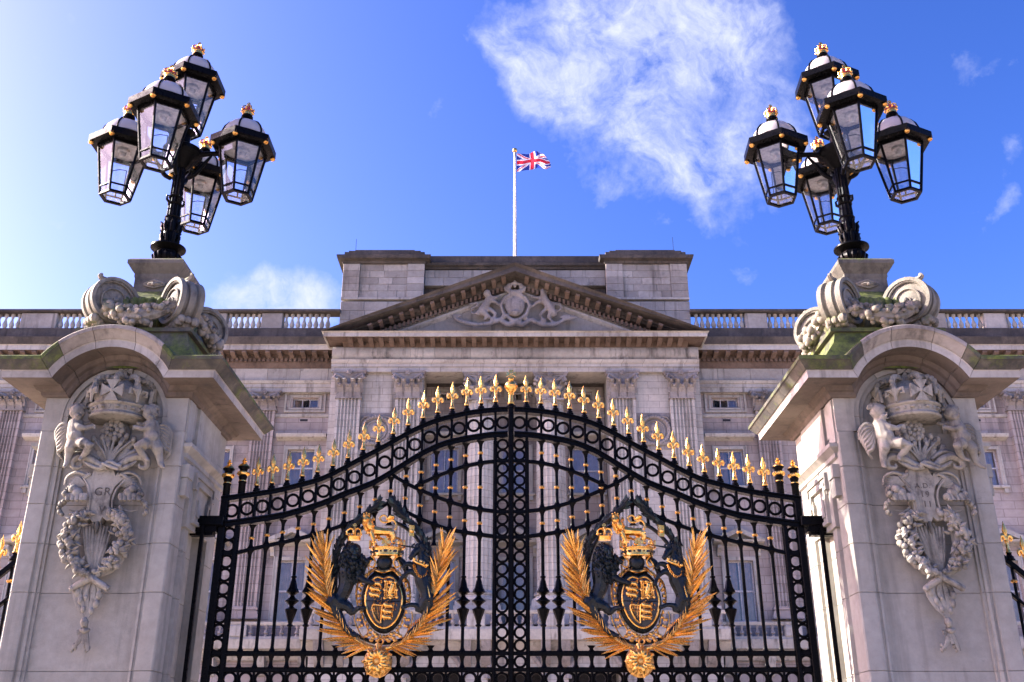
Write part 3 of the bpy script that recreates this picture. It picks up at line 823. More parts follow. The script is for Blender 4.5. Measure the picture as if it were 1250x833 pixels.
# tympanum sculpture: royal arms with supporters, one carved mass
TY = YC - .25
def tp(px, py, dy=0): v = at(px, py, TY - dy); return (v.x - X0, v.y - YW, v.z)
def tpts(L, dy=0): return [tp(*q, dy) if len(q) == 2 else tp(q[0], q[1], q[2]) for q in L]
mpx = depth(380, TY) / FPX
def tcrop(x, y): return (540 + x / 6.944, 340 + y / 6.944)
s = MB()
def TT(L, r, dy=.12, n=7): s.tube([tp(*tcrop(*q), dy) for q in L], [k * mpx / 6.944 for k in r] if isinstance(r, (list, tuple)) else r * mpx / 6.944, n)
s.ell(tp(*tcrop(615, 235), .1), (88 / 6.944 * mpx, .22, 100 / 6.944 * mpx), 18, 10)
TT([(615, 120), (530, 160), (495, 230), (520, 300), (580, 345), (615, 355), (660, 345), (715, 300), (740, 230), (705, 160), (615, 120)], 16, .22)
TT([(530, 95), (560, 110), (615, 118), (670, 110), (700, 95)], 20, .2); TT([(545, 80), (560, 55), (615, 40), (670, 55), (690, 80)], 14, .2); TT([(615, 40), (615, 15)], [16, 8], .25)
for q in ((530, 80), (572, 72), (615, 70), (660, 72), (700, 80)): s.ell(tp(*tcrop(*q), .25), 15 / 6.944 * mpx, 8, 5)
# lion on the left
TT([(385, 130), (400, 170), (370, 220), (330, 280), (290, 310)], [22, 36, 34, 36, 20]); s.ell(tp(*tcrop(380, 128), .25), (34 / 6.944 * mpx, .2, 34 / 6.944 * mpx), 10, 7)
TT([(400, 190), (450, 200), (500, 235)], [22, 16, 14]); TT([(395, 175), (440, 160), (475, 165)], [20, 15, 12]); TT([(340, 285), (400, 330), (350, 350)], [34, 18, 12]); TT([(400, 260), (450, 300), (440, 340)], [22, 18, 14])
TT([(330, 290), (250, 300), (240, 260), (300, 230), (300, 205), (220, 220)], [14, 11, 11, 10, 12, 8])
# unicorn on the right
TT([(850, 110), (870, 180), (900, 230), (940, 290), (960, 320)], [22, 34, 36, 34, 20]); TT([(850, 140), (880, 110), (895, 95)], [20, 14, 9]); s.ell(tp(*tcrop(850, 120), .25), (22 / 6.944 * mpx, .16, 38 / 6.944 * mpx), 10, 7)
TT([(870, 190), (800, 205), (745, 250)], [22, 16, 12]); TT([(865, 160), (800, 165), (760, 160)], [18, 13, 10]); TT([(930, 280), (900, 330), (940, 375), (985, 370)], [34, 18, 12, 9]); TT([(890, 250), (830, 310), (850, 350)], [20, 16, 12])
TT([(950, 290), (1010, 260), (1000, 215), (930, 205), (960, 240)], [12, 11, 11, 9, 8])
# ribbon and ground
TT([(80, 310), (120, 350), (200, 380), (300, 395), (400, 385), (480, 350), (560, 395), (615, 375), (680, 395), (760, 350), (850, 395), (960, 395), (1040, 350), (1100, 340), (1160, 330)], [10, 16, 22, 18, 22, 22, 26, 34, 26, 22, 22, 20, 16, 12, 7], .12)
TT([(80, 310), (130, 320), (170, 315)], [10, 14, 8]); TT([(1000, 330), (1060, 315), (1110, 325), (1150, 345)], [10, 12, 12, 6])
for q in ((450, 370), (520, 330), (700, 330), (790, 370), (430, 350), (860, 355)): s.ell(tp(*tcrop(*q), .16), (26 / 6.944 * mpx, .15, 18 / 6.944 * mpx), 8, 5)
o = pal('carved_arms', s, 'palace_carving'); organic(o, .065, 1)
s = MB()
for k in range(-3, 4):
    s.tube([tp(*tcrop(615 + k * 3, 305), .36), tp(*tcrop(615 + k * 9, 280), .4), tp(*tcrop(615 + k * 15, 262 + abs(k) * 5), .36)], [.02, .05, .015], 5)
pal('carved_plume', s, 'palace_carving')

# attic block behind the pediment, laid in courses
YA = YC + 1.2; ya = YA - YW
za = lambda py: zz(py, YA)
xa0, xa1 = xo(211.5, 350, YA), xo(111.5, 350, YA)
zab, zat = zA + 4.0, za(322)
core = MB(); core.box(-xa0 + .05, xa0 - .05, ya + .72, ya + 3.5, zab - 1, za(318))
for sg in (-1, 1):
    p, q = sorted((sg * (xa0 - .05), sg * (xa1 + .05))); core.box(p, q, ya + .32, ya + .715, zab - 1, zat)
pal('attic_core', core, 'palace_sooty')
rows = int((zat - za(404)) / .41); hrow = .41
ck = {}
def blocks(a, b, y, z0, z1, h, rnd, lens=(.8, 1.05, 1.3)):
    n = round((z1 - z0) / h); hh = (z1 - z0) / n
    for r_ in range(n):
        x = a; first = True
        while x < b - .01:
            L = rnd.choice(lens)
            if first and r_ % 2: L = .55
            first = False
            if b - x - L < .45: L = b - x
            key = (round(L, 2), round(hh, 3))
            if key not in ck: ck[key] = MB().cham(.006, L - .006, 0, .3, .006, hh - .006, .012).mesh('stone', 'palace_block')
            put('stone', ck[key], palace, (x, y + rnd.uniform(-.008, .008), z0 + r_ * hh)); x += L
rnd = random.Random(21)
zlow = za(402)
for sg in (-1, 1):
    p, q = sorted((sg * xa0, sg * xa1))
    blocks(p, q, ya, zlow, za(368), .62, rnd)
    s = MB(); sweep_x(s, [(-.2, za(366)), (.06, za(366)), (.06, za(363.5)), (-.2, za(363.5))], p, q, ya); pal('attic_band', s, 'palace_trim')
    # sunk panel with proud corner strips above the band
    e = .95
    blocks(p, p + e, ya, za(363), zat, .45, rnd, (.95,)); blocks(q - e, q, ya, za(363), zat, .45, rnd, (.95,))
    blocks(p + e, q - e, ya + .07, za(363), zat, .45, rnd)
    s = MB()
    zt = za(304.5)
    block = [(-.2, zat), (.04, zat), (.1, zat + .12), (.32, zat + .2), (.36, zat + .34), (.36, zat + .4), (-.2, zat + .44)]
    secs = [[(p - pp, ya + 4, z) for pp, z in block], [(p - pp, ya - pp, z) for pp, z in block], [(q + pp, ya - pp, z) for pp, z in block], [(q + pp, ya + 4, z) for pp, z in block]]
    s.rings(secs); pal('attic_cornice', s, 'palace_sooty')
    s = MB(); s.box(p + .02, q - .02, ya - .02, ya + 4, zat + .43, zt - .18); s.box(p + .6, q - .6, ya + .08, ya + 3.6, zt - .18, zt); s.box(p + .25, q - .25, ya + .02, ya + 3.8, zt - .19, zt - .08)
    pal('attic_parapet', s, 'palace_sooty')
blocks(-xa1, xa1, ya + .4, zz(345, YA), za(326), .45, rnd)
s = MB(); zc_ = za(325)
sweep_x(s, [(-.3, zc_), (.02, zc_), (.08, zc_ + .1), (.22, zc_ + .16), (.26, zc_ + .3), (-.3, zc_ + .34)], -xa1, xa1, ya + .4)
s.box(-xa1, xa1, ya + .42, ya + 4, zc_ + .33, za(308.5)); pal('attic_parapet', s, 'palace_sooty')
# thin lightning rods
for off, y0 in ((-194, 292), (193, 290)):
    x = xo(off, 300, YA + 1); MB().tube([(0, 0, 0), (0, 0, zz(y0, YA + 1) - za(306))], .012, 5).build('lightning_rod', 'black_iron', palace, (x, ya + 1, za(306)))
# lower part of the centre: bases' plinth, balcony, rusticated wall
zpl = zcb
for o_ in (131, 203, 43):
    for sg in (-1, 1):
        x = sg * co(o_, 490); s = MB(); s.box(x - 1.12, x + 1.12, yc - .42 if o_ != 43 else yc - .5, yc + (.3 if o_ != 43 else 1.75), zC(764), zpl - .003)
        pal('column_plinth', s, 'palace_trim')
zr, zl = balcony(-W_EDGE - .3, W_EDGE + .3, yc - .5, 745, 765, 774, YC - 1.4)
dies = [sg * co(o_, 490) for sg in (-1, 1) for o_ in (43, 131, 203)]
bal_row(-W_EDGE, W_EDGE, yc - 1.34, zr, zl, dies)
s = MB(); zg = zl - .5
ops = [(x - 1.3, x + 1.3, 0, zg - 1.35) for x in cw]
wall_open(s, -W_EDGE, W_EDGE, 0, zg, yc - .6, ops, 2.0); s.box(-W_EDGE, -W_EDGE + .01, yc - .6, .3, 0, zg); s.box(W_EDGE - .01, W_EDGE, yc - .6, .3, 0, zg)
pal('wall', s, 'palace_light_stone')
for x in cw:
    MB().tube([(x + 1.3 * math.cos(math.pi * k / 20), yc - .62, zg - 1.7 + 1.3 * math.sin(math.pi * k / 20)) for k in range(21)], .16, 6).build('arch_moulding', 'palace_carving', palace)
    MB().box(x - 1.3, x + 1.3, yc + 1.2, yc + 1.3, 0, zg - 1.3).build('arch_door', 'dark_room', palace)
bk = [(0, zg - 1.2), (.3, zg - 1.05), (.75, zg - .35), (.85, zg), (0, zg)]
for x in dies:
    for e in (-.45, .45):
        MB().rings([[(x + e - .22, yc - .6 - p, z) for p, z in bk], [(x + e + .22, yc - .6 - p, z) for p, z in bk]]).build('balcony_bracket', 'palace_carving', palace)
# roof behind the balustrade so that nothing is open from the side
MB().box(-EXT, EXT, 1.3, 16, zW(430), zW(410)).build('roof', 'palace_sooty', palace)
MB().box(-EXT, EXT, 1.7, 16, -.02, zW(431)).build('building_core', 'dark_room', palace)

# ------------------------------------------------------------------ flagpole and flag
YF = YC + 8
pb_ = at(628.5, 312, YF); pt = at(628.5, 186, YF)
fp = thing('flagpole', (pt.x, YF, pb_.z - 1.5), 'tall white flagpole with a gilt ball rising behind the roof parapet', 'flagpole')
hgt = pt.z - pb_.z + 1.5
MB().tube([(0, 0, 0), (0, 0, hgt * .6), (0, 0, hgt)], [.12, .10, .07], 12).build('pole', 'pole_white', fp)
MB().ell((0, 0, hgt + .14), (.17, .17, .17), 12, 8).build('ball', 'gold_leaf', fp)
MB().tube([(.02, -.16, hgt * .95), (.06, -.2, hgt * .5), (.03, -.16, .2)], .012, 4).build('halyard', 'pole_white', fp)
FW, FH, NXF, NYF = 2.55, 1.45, 110, 62
def uj(u, v):            # u, v in 0..1; returns colour index of the Union Flag at that point (0 blue, 1 white, 2 red)
    x, y = (u - .5) * 60, (v - .5) * 30
    if abs(x) < 3 or abs(y) < 3: return 2
    if abs(x) < 5 or abs(y) < 5: return 1
    for sgn in (1, -1):
        dd = (y - sgn * x * .5) / math.sqrt(1.25)
        if abs(dd) < 3:
            side = dd * (1 if x > 0 else -1) * 1
            if (sgn == 1 and -2 < side < 0) or (sgn == -1 and -2 < side < 0): return 2
            return 1
    return 0
vs, fs, mi = [], [], []
for i in range(NXF + 1):
    for j in range(NYF + 1):
        u, v = i / NXF, j / NYF
        zb2 = -FH + .42 * u + .06 * math.sin(u * 9)
        zt2 = .05 * math.sin(u * 7 + 2.5) + .34 * math.exp(-((u - .64) / .16) ** 2) - .62 * max(0, (u - .66) / .34) ** 1.4 - .06 * u
        z = zb2 + (zt2 - zb2) * v
        wv = .26 * u * math.sin(8.5 * u + 2.2 * v + .4) + .09 * u * math.sin(17 * u - 4 * v)
        x = FW * (u * .90 - .05 * math.sin(u * 3)) - .55 * max(0, u - .60) * v * 1.6 + .10 * math.sin(v * 3) * u
        vs.append((x, wv - max(0, u - .6) * v * .9, z))
for i in range(NXF):
    for j in range(NYF):
        a = i * (NYF + 1) + j; fs.append((a, a + NYF + 1, a + NYF + 2, a + 1)); mi.append(uj((i + .5) / NXF, (j + .5) / NYF))
me = bpy.data.meshes.new('flag'); me.from_pydata(vs, [], fs)
for k in ('flag_blue', 'flag_white', 'flag_red'): me.materials.append(MATS[k])
me.polygons.foreach_set('material_index', mi); me.polygons.foreach_set('use_smooth', [True] * len(fs))
put('flag', me, None, (pt.x + .12, YF, pt.z - .12), label='red white and blue union flag flying from the pole above the roof', category='flag')
# ------------------------------------------------------------------ gate piers
PX, PY_, HW = 4.72, 12.1, .85
YFR = PY_ - HW
left_pier = thing('gate_pier', (-PX, PY_, 0), 'left carved stone gate pier whose tablet reads GR, crown and cherubs above', 'gate pier', 'carved gate piers')
def fr(px, py, dy=0.):
    v = at(px, py, YFR - dy); return Vector((v.x + PX, v.y - PY_, v.z))
mp_ = depth(600, YFR) / FPX                 # metres per photo pixel on the pier face
def zf(py, dy=0.): return fr(200, py, dy).z
ZC = 5.38; RB = .62; ZB = 5.61             # arch centre, bed radius, cornice bed

# plan of the shaft: moulded frame round a sunk panel in front, projecting strips on the flanks
def plan_shaft(e=0.):
    f = -HW
    half = [(.54, f + .085), (.545, f + .055), (.575, f + .055), (.58, f + .03), (.61, f + .02), (.62, f + .035), (.64, f + .035), (.65, f + .008), (.68, f), (.835, f), (HW, f + .015),
            (HW, -.52), (HW - .06, -.50), (HW - .06, -.40), (HW + .0, -.38), (HW + .0, -.24), (HW - .09, -.21), (HW - .09, .21), (HW, .24), (HW, .38), (HW - .06, .40), (HW - .06, .50), (HW, .52), (HW, HW)]
    return half + [(-x, y) for x, y in reversed(half)]
PL_ = plan_shaft()
def inset(poly, d):          # rough inset used for the joints
    return [(x * (1 - d / HW), y * (1 - d / HW)) for x, y in poly]
jz = [0.35, .9, 1.45, 1.95, 2.5] + [zf(p) for p in (787, 723, 663, 615, 569, 522)]
jz = sorted(j for j in jz if True)
jz2 = [jz[0]]
for j in jz[1:]:
    if j - jz2[-1] > .3: jz2.append(j)
jz = jz2 
top_shaft = 5.2
jz = [j for j in jz if j < top_shaft - .2] + [top_shaft]
for i in range(len(jz) - 1):
    a, b = jz[i], jz[i + 1]; g_ = .005
    mb = MB(); P1, P0 = PL_, inset(PL_, .012)
    mb.rings([[(x, y, a) for x, y in P0], [(x, y, a + g_) for x, y in P1], [(x, y, b - g_) for x, y in P1], [(x, y, b) for x, y in P0]])
    mb.build('stone', 'pier_stone', left_pier, smooth=20)
MB().box(-HW - .12, HW + .12, -HW - .12, HW + .12, 0, .22).rings([[(x * (HW + .12), y * (HW + .12), .22) for x, y in ((-1, -1), (1, -1), (1, 1), (-1, 1))], [(x * (HW + .02), y * (HW + .02), .35) for x, y in ((-1, -1), (1, -1), (1, 1), (-1, 1))]]).build('plinth', 'pier_stone', left_pier)

# arched head: stepped rings round the tympanum, spandrels
f = -HW
def arc(r, a0=0, a1=180, n=24, zc=ZC): return [(r * math.cos(R(a0 + (a1 - a0) * i / n)), zc + r * math.sin(R(a0 + (a1 - a0) * i / n))) for i in range(n + 1)]
hd = MB()
zsp = top_shaft
# spandrels (left and right) from the shaft top to the cornice bed
for sg in (-1, 1):
    th = math.asin((ZB - ZC) / RB)
    ap = [(RB * math.cos(th * k / 8), ZC + RB * math.sin(th * k / 8)) for k in range(9)]
    poly = [(RB, zsp), (HW, zsp), (HW, ZB)] + list(reversed(ap))
    hd.prism([(sg * x, z) for x, z in poly], f, f + .5)
hd.box(-HW, HW, f + .5, HW, zsp, ZB + .3)
hd.build('spandrel', 'pier_stone', left_pier)
# recessed voussoir rings
stp = [(RB, .56, f + .012), (.56, .545, f + .05), (.545, .50, f + .045), (.50, .485, f + .085), (.485, .44, f + .08)]
for a0, a1 in ((0, 60), (60, 120), (120, 180)):
    mb = MB()
    for ro, ri, yy in stp:
        A, B = arc(ro, a0 + .4, a1 - .4, 12), arc(ri, a0 + .4, a1 - .4, 12)
        mb.prism(A + B[::-1], yy, f + .5)
    mb.build('archivolt_stone', 'pier_stone', left_pier)
jm = MB()
for sg in (-1, 1):                       # jambs of the ringed niche down to the shaft, ears of the frame
    for ro, ri, yy in stp:
        x0, x1 = sorted((sg * ri, sg * ro)); jm.box(x0, x1, yy, f + .5, zsp, ZC)
jm.build('niche_jamb', 'pier_stone', left_pier)
MB().prism(arc(.445, 0, 180) + [(-.445, zsp), (.445, zsp)], f + .11, f + .5).build('tympanum', 'pier_stone', left_pier)
# string moulding round the flanks and upper flank blocks
def ring_mould(name, mat, prof, y0, y1, z0):      # closed profile along both flanks
    for sg in (-1, 1):
        mb = MB(); secs = []
        secs.append([(sg * (HW - .02), y0 - p, z0 + z) for p, z in prof]); secs.append([(sg * (HW + p), y0 - p, z0 + z) for p, z in prof])
        secs.append([(sg * (HW + p), y1 + p, z0 + z) for p, z in prof]); secs.append([(sg * (HW - .02), y1 + p, z0 + z) for p, z in prof])
        mb.rings(secs); mb.build(name, mat, left_pier)
zs_ = 5.02
ring_mould('string_moulding', 'pier_stone', [(0, -.13), (.03, -.11), (.03, -.06), (.05, -.04), (.10, 0), (.10, .045), (.02, .06), (0, .06)], f + .13, HW - .02, zs_)
for sg in (-1, 1):
    mb = MB()
    x0, x1 = sorted((sg * (HW - .1), sg * (HW + .035))); mb.box(x0, x1, -.46, .46, zs_ + .062, ZB - .01)
    x0, x1 = sorted((sg * (HW - .1), sg * (HW + .03))); mb.box(x0, x1, -.46, .46, 4.15, zs_ - .132)
    x0, x1 = sorted((sg * (HW - .1), sg * (HW + .02))); mb.box(x0, x1, f + .04, -.60, zs_ + .062, ZB - .01)
    mb.build('flank_block', 'pier_stone', left_pier)
    # eared panel frame: three nested borders
    mb = MB()
    for k, (e, pr) in enumerate(((0, .075), (.05, .055), (.10, .07))):
        w_ = .045
        X0_, X1_ = sorted((sg * (HW + .028), sg * (HW + pr)))
        ys, zs2 = .40 - e, (4.22 + e, zs_ - .2 - e); sh = zs2[1] - .16
        for (ya_, yb_, zA_, zB_) in ((-ys, -ys + w_, sh, zs2[1]), (ys - w_, ys, sh, zs2[1]), (-ys + w_, ys - w_, zs2[1] - w_, zs2[1]),
                                     (-ys, -ys + .07, sh - w_, sh), (ys - .07, ys, sh - w_, sh), (-ys + .07, -ys + .07 + w_, zs2[0], sh), (ys - .07 - w_, ys - .07, zs2[0], sh), (-ys + .07 + w_, ys - .07 - w_, zs2[0], zs2[0] + w_)):
            mb.box(X0_, X1_, ya_, yb_, zA_, zB_)
    mb.build('panel_frame', 'pier_stone', left_pier)
    mb = MB()                                # guttae block at the front edge of the flank
    for k in range(3):
        x0, x1 = sorted((sg * (HW - .02), sg * (HW + .07))); mb.box(x0, x1, f + .10 + k * .055, f + .145 + k * .055, 4.45, 4.66)
    x0, x1 = sorted((sg * (HW - .02), sg * (HW + .085))); mb.box(x0, x1, f + .08, f + .29, 4.664, 4.82)
    mb.build('guttae', 'pier_stone', left_pier)

# cornice: straight - arched - straight in front, returned along the flanks, cut into stones
prof = [(-.10, 0), (.03, 0), (.05, .02), (.06, .055), (.10, .07), (.12, .10), (.13, .115), (.36, .125), (.37, .115), (.385, .115), (.39, .20), (.40, .21), (.41, .212), (.43, .235), (.47, .285), (.485, .30), (.50, .305), (.50, .345), (.49, .36), (-.10, .40)]
lowp = [(p, q) for p, q in prof if q <= .2101][:]
soff = prof[:10] + [(-.10, .117)]
lower = [(-.10, .12), (.385, .118), (.39, .20), (.40, .21), (-.10, .21)]
upper = [(-.10, .213)] + prof[12:]
def xj(q): return math.sqrt(max((RB + q) ** 2 - (ZB - ZC + q) ** 2, 0))
def front_pt(p, q, s):                     # s: -2..-1 straight left, -1..1 arch, 1..2 straight right
    if abs(s) > 1:
        t = abs(s) - 1; x = xj(q) + (HW + p - xj(q)) * t; z = ZB + q
        return (math.copysign(x, s), f - p, z)
    th0 = math.asin((ZB - ZC + q) / (RB + q)); th = math.pi / 2 - s * (math.pi / 2 - th0)
    return ((RB + q) * math.cos(th), f - p, ZC + (RB + q) * math.sin(th))
def cstone(name, mat, pr, s0, s1, n):
    mb = MB(); g_ = .004
    secs = [[front_pt(p, q, s0 + g_ + (s1 - s0 - 2 * g_) * k / n) for p, q in pr] for k in range(n + 1)]
    mb.rings(secs); mb.build(name, mat, left_pier, smooth=25)
back = HW
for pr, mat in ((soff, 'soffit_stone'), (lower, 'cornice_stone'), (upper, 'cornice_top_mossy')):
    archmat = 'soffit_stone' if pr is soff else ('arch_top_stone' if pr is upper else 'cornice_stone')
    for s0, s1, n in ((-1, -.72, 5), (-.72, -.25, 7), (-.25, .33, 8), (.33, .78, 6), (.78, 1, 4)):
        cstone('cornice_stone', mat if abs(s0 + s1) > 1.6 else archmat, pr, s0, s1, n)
    for sg in (-1, 1):
        # straight return on the front: from junction to the corner, then along the flank
        mb = MB()
        A = [front_pt(p, q, sg * 1.004) for p, q in pr]; B = [(sg * (HW + p), f - p, ZB + q) for p, q in pr]
        C_ = [(sg * (HW + p), -.30, ZB + q) for p, q in pr]
        mb.rings([A, B, C_]); mb.build('cornice_stone', mat, left_pier, smooth=25)
        mb = MB(); mb.rings([[(sg * (HW + p), -.294, ZB + q) for p, q in pr], [(sg * (HW + p), .42, ZB + q) for p, q in pr]]); mb.build('cornice_stone', mat, left_pier, smooth=25)
        mb = MB(); mb.rings([[(sg * (HW + p), .426, ZB + q) for p, q in pr], [(sg * (HW + p), back + p, ZB + q) for p, q in pr], [(0, back + p, ZB + q) for p, q in pr]]); mb.build('cornice_stone', mat, left_pier, smooth=25)
# top of the cornice: sloped weathering blocks up to the scroll plinth
ZT = ZB + .36
MB().box(-HW + .05, HW - .05, -HW + .05, HW - .05, ZB + .25, ZT + .02).build('core', 'pier_stone', left_pier)
ZP = 6.54                                    # level under the scrolls
for sg in (-1, 1):
    mb = MB()
    secs = []
    for z, xi, yo in ((ZT + .005, .98, 1.0), (ZT + .10, .93, .97), (ZP - .15, .70, .80), (ZP, .66, .76)):
        secs.append([(0.003 * sg, -yo * .9, z), (sg * xi, -yo * .9, z), (sg * xi, yo * .9, z), (0.003 * sg, yo * .9, z)])
    mb.rings(secs); mb.build('weathering_block', 'cornice_top_mossy', left_pier)
    MB().box(*sorted((sg * .6, sg * 1.06)), -.13, .13, ZT, ZP - .28).build('flank_die', 'cornice_top_mossy', left_pier)
MB().rings([[(x * .72, y * .72, z) for x, y in ((-1, -1), (1, -1), (1, 1), (-1, 1))] for z in (ZP, ZP + .05)] + [[(x * .62, y * .62, ZP + .09) for x, y in ((-1, -1), (1, -1), (1, 1), (-1, 1))]]).build('scroll_plinth', 'cornice_top_mossy', left_pier)

# four diagonal scrolls
ZV = 7.04; RV = .315; VC = .455
def volute(sgx, sgy):
    ang = math.atan2(sgy, sgx)
    rot = Matrix.Rotation(ang, 3, 'Z')
    c = Vector((VC * math.sqrt(2), 0, ZV)); T = lambda p: rot @ Vector(p)
    mb = MB(); W_ = .13
    # drum with rims
    pr = [(RV - .03, -W_ + .05), (RV, -W_ + .035), (RV, -W_), (RV + .012, -W_ - .02)]
    secs = []; N_ = 36
    for (r, y) in [(.02, -W_ - .015), (RV * .45, -W_ + .0), (RV - .06, -W_ + .02), (RV - .045, -W_ - .03), (RV, -W_ - .03), (RV + .005, -W_ + .03), (RV - .035, -W_ + .055), (RV - .035, -.045), (RV - .0, -.04), (RV - .0, .04),
                   (RV - .035, .045), (RV - .035, W_ - .055), (RV + .005, W_ - .03), (RV, W_ + .03), (RV - .045, W_ + .03), (RV - .06, W_ - .02), (RV * .45, W_), (.02, W_ + .015)]:
        secs.append([T((c.x + r * math.cos(2 * math.pi * k / N_), y, c.z + r * math.sin(2 * math.pi * k / N_))) for k in range(N_)])
    mb.rings(secs)
    for sy in (-1, 1):                       # spiral fillets on both faces
        pts = []; rad = []
        for k in range(64):
            t = k / 63; a = R(-60) + t * 2.3 * 2 * math.pi * 1; r = (RV - .05) * (1 - t) ** .85 + .035
            pts.append(T((c.x + r * math.cos(a), sy * (W_ + .0 + .02 * t), c.z + r * math.sin(a)))); rad.append(.017 * (1 - .3 * t))
        mb.tube(pts, rad, 5); mb.ell(T((c.x, sy * (W_ + .02), c.z)), .04, 10, 6)
    mb.build('volute', 'volute_stone', left_pier, smooth=30)
    # the console's body sweeping in to the urn, its tongue and acanthus foot
    mb = MB()
    for yy, ww in ((0, .12),):
        secs = []
        for x, z, h in ((c.x - .05, ZV - .05, .2), (.42, ZV + .02, .16), (.30, ZV - .04, .14), (.22, ZV - .16, .2)):
            secs.append([T((x, -ww, z - h)), T((x, ww, z - h)), T((x, ww, z + h * .8)), T((x, -ww, z + h * .8))])
        mb.rings(secs)
    mb.build('scroll_body', 'pier_carving_mossy', left_pier)
    mb = MB(); rnd = random.Random(3 + sgx + 3 * sgy)
    for k in range(6):                      # acanthus leaf at the foot and fruit drop on the drum
        a = R(-100 + k * 9); x = c.x + (RV + .05) * math.cos(a); z = ZV + (RV + .05) * math.sin(a)
        for w in (-.09, 0, .09): mb.ell(T((x + rnd.uniform(-.02, .02), w + rnd.uniform(-.02, .02), z)), rnd.uniform(.045, .07), 7, 5)
    mb.build('acanthus', 'pier_carving_mossy', left_pier)
    mb = MB(); mb.tube(crom([T((c.x + .06, 0, ZV + RV - .02)), T((c.x + .15, 0, ZV + RV - .015)), T((c.x + .20, 0, ZV + RV + .02)), T((c.x + .17, 0, ZV + RV + .05))], 3), [.05, .04, .03, .02], 6)
    mb.build('scroll_tongue', 'pier_carving_mossy', left_pier)
for sx_ in (-1, 1):
    for sy_ in (-1, 1): volute(sx_, sy_)
# festoons of fruit between the scrolls
fruit = MB().ell((0, 0, 0), 1, 8, 6).mesh('fruit', 'pier_carving_mossy', 60)
leafm = MB().rings([[(-.3, -.02, 0), (.3, -.02, 0), (.3, .02, 0), (-.3, .02, 0)], [(-.9, -.3, .9), (.9, -.3, .9), (.9, -.22, .9), (-.9, -.22, .9)], [(-.5, -.15, 1.8), (.5, -.15, 1.8), (.5, -.1, 1.8), (-.5, -.1, 1.8)], [(-.05, 0, 2.3), (.05, 0, 2.3), (.05, .04, 2.3), (-.05, .04, 2.3)]]).mesh('leaf', 'pier_carving_mossy', 60)
def festoon(rotz):
    rot = Matrix.Rotation(rotz, 3, 'Z'); rnd = random.Random(int(rotz * 10) + 4)
    core = MB(); pts = []
    for k in range(13):
        t = k / 12 * 2 - 1; pts.append(rot @ Vector((.47 * t, -.62 - .13 * (1 - t * t) + .0, 6.73 + .22 * t * t + (.05 if abs(t) > .95 else 0))))
    core.tube(pts, [.05 + .055 * (1 - abs(k / 6 - 1)) for k in range(13)], 8)
    fe = core.build('festoon', 'pier_carving_mossy', left_pier)
    for k in range(60):
        t = rnd.uniform(-.97, .97); i = (t + 1) * 6; p = pts[int(i)].lerp(pts[min(int(i) + 1, 12)], i % 1)
        w = .065 + .06 * (1 - abs(t)); a = rnd.uniform(-1.6, 1.9)
        off = rot @ Vector((0, -w * math.cos(a), w * math.sin(a)))
        r = rnd.uniform(.032, .058)
        if k % 3: put('fruit', fruit, fe, p + off, scale=(r, r, r * rnd.uniform(.8, 1.2)), rot=(rnd.uniform(0, 3), 0, rnd.uniform(0, 3)))
        else: put('leaf', leafm, fe, p + off * .8, scale=(.04, .06, .045), rot=(rnd.uniform(-1, .6), rnd.uniform(0, 6), rotz))
for r_ in (0, math.pi / 2, -math.pi / 2, math.pi): festoon(r_)
# gadrooned urn-shaped block carrying the lamp
ub = MB()
def sq(r, z, k=.0):          # rounded-square ring
    out = []
    for i in range(40):
        a = 2 * math.pi * i / 40; c_, s_ = math.cos(a), math.sin(a)
        m_ = max(abs(c_), abs(s_)); rr = r / m_ * (1 - k) + r * 1.12 * k
        g_ = 1 + (.018 * math.cos(a * 20) if ZP + .2 < z < ZP + .47 else 0)
        out.append((rr * c_ * g_, rr * s_ * g_, z))
    return out
ub.rings([sq(.36, ZP + .08), sq(.36, ZP + .13), sq(.26, ZP + .15, .5), sq(.25, ZP + .22, .6), sq(.31, ZP + .27, .7), sq(.39, ZP + .38, .7), sq(.43, ZP + .52, .6), sq(.43, ZP + .58, .6), sq(.38, ZP + .61, .3), sq(.35, ZP + .66, .2), sq(.31, ZP + .72, .05), sq(.28, ZP + .76, 0)])
ub.build('urn_block', 'urn_mossy', left_pier, smooth=40)
MB().box(-.275, .275, -.275, .275, ZP + .75, 7.5).build('urn_neck', 'cap_stone', left_pier)
for rz in (0, math.pi / 2, -math.pi / 2, math.pi):
    rot = Matrix.Rotation(rz, 3, 'Z')
    for t in (-.27, -.16, -.05, .06, .17, .28):
        mb = MB(); mb.tube(crom([rot @ Vector((t * .75, -.28, ZP + .25)), rot @ Vector((t * .9, -.38, ZP + .36)), rot @ Vector((t, -.44, ZP + .52)), rot @ Vector((t, -.42, ZP + .59))], 3), [.02, .045, .055, .03], 8)
        mb.build('gadroon', 'urn_mossy', left_pier, smooth=60)
for (r0, z0, r1, z1) in ((.285, 7.44, .285, 7.47), ):
    pass
ZL = 7.76
MB().rings([[(x * r, y * r, z) for x, y in ((-1, -1), (1, -1), (1, 1), (-1, 1))] for r, z in ((.27, 7.48), (.285, 7.52), (.285, 7.56), (.31, 7.59), (.355, 7.66), (.37, 7.68), (.37, 7.73), (.34, ZL))]).build('lamp_cap', 'cap_stone', left_pier)
s = MB()
s.ell((0, -.29, 7.40), (.10, .05, .035), 12, 6); s.ell((0, -.32, 7.39), (.03, .03, .03), 8, 5)
s.tube([(-.14, -.28, 7.41), (0, -.30, 7.455), (.14, -.28, 7.41)], .018, 6); s.tube([(-.14, -.28, 7.40), (0, -.30, 7.35), (.14, -.28, 7.40)], .018, 6)
s.build('carved_mask', 'pier_carving_mossy', left_pier)

# ---- front carving, laid out on the pier's face
fy = .0
def F(px, py, dy=.03): return fr(px, py, dy)
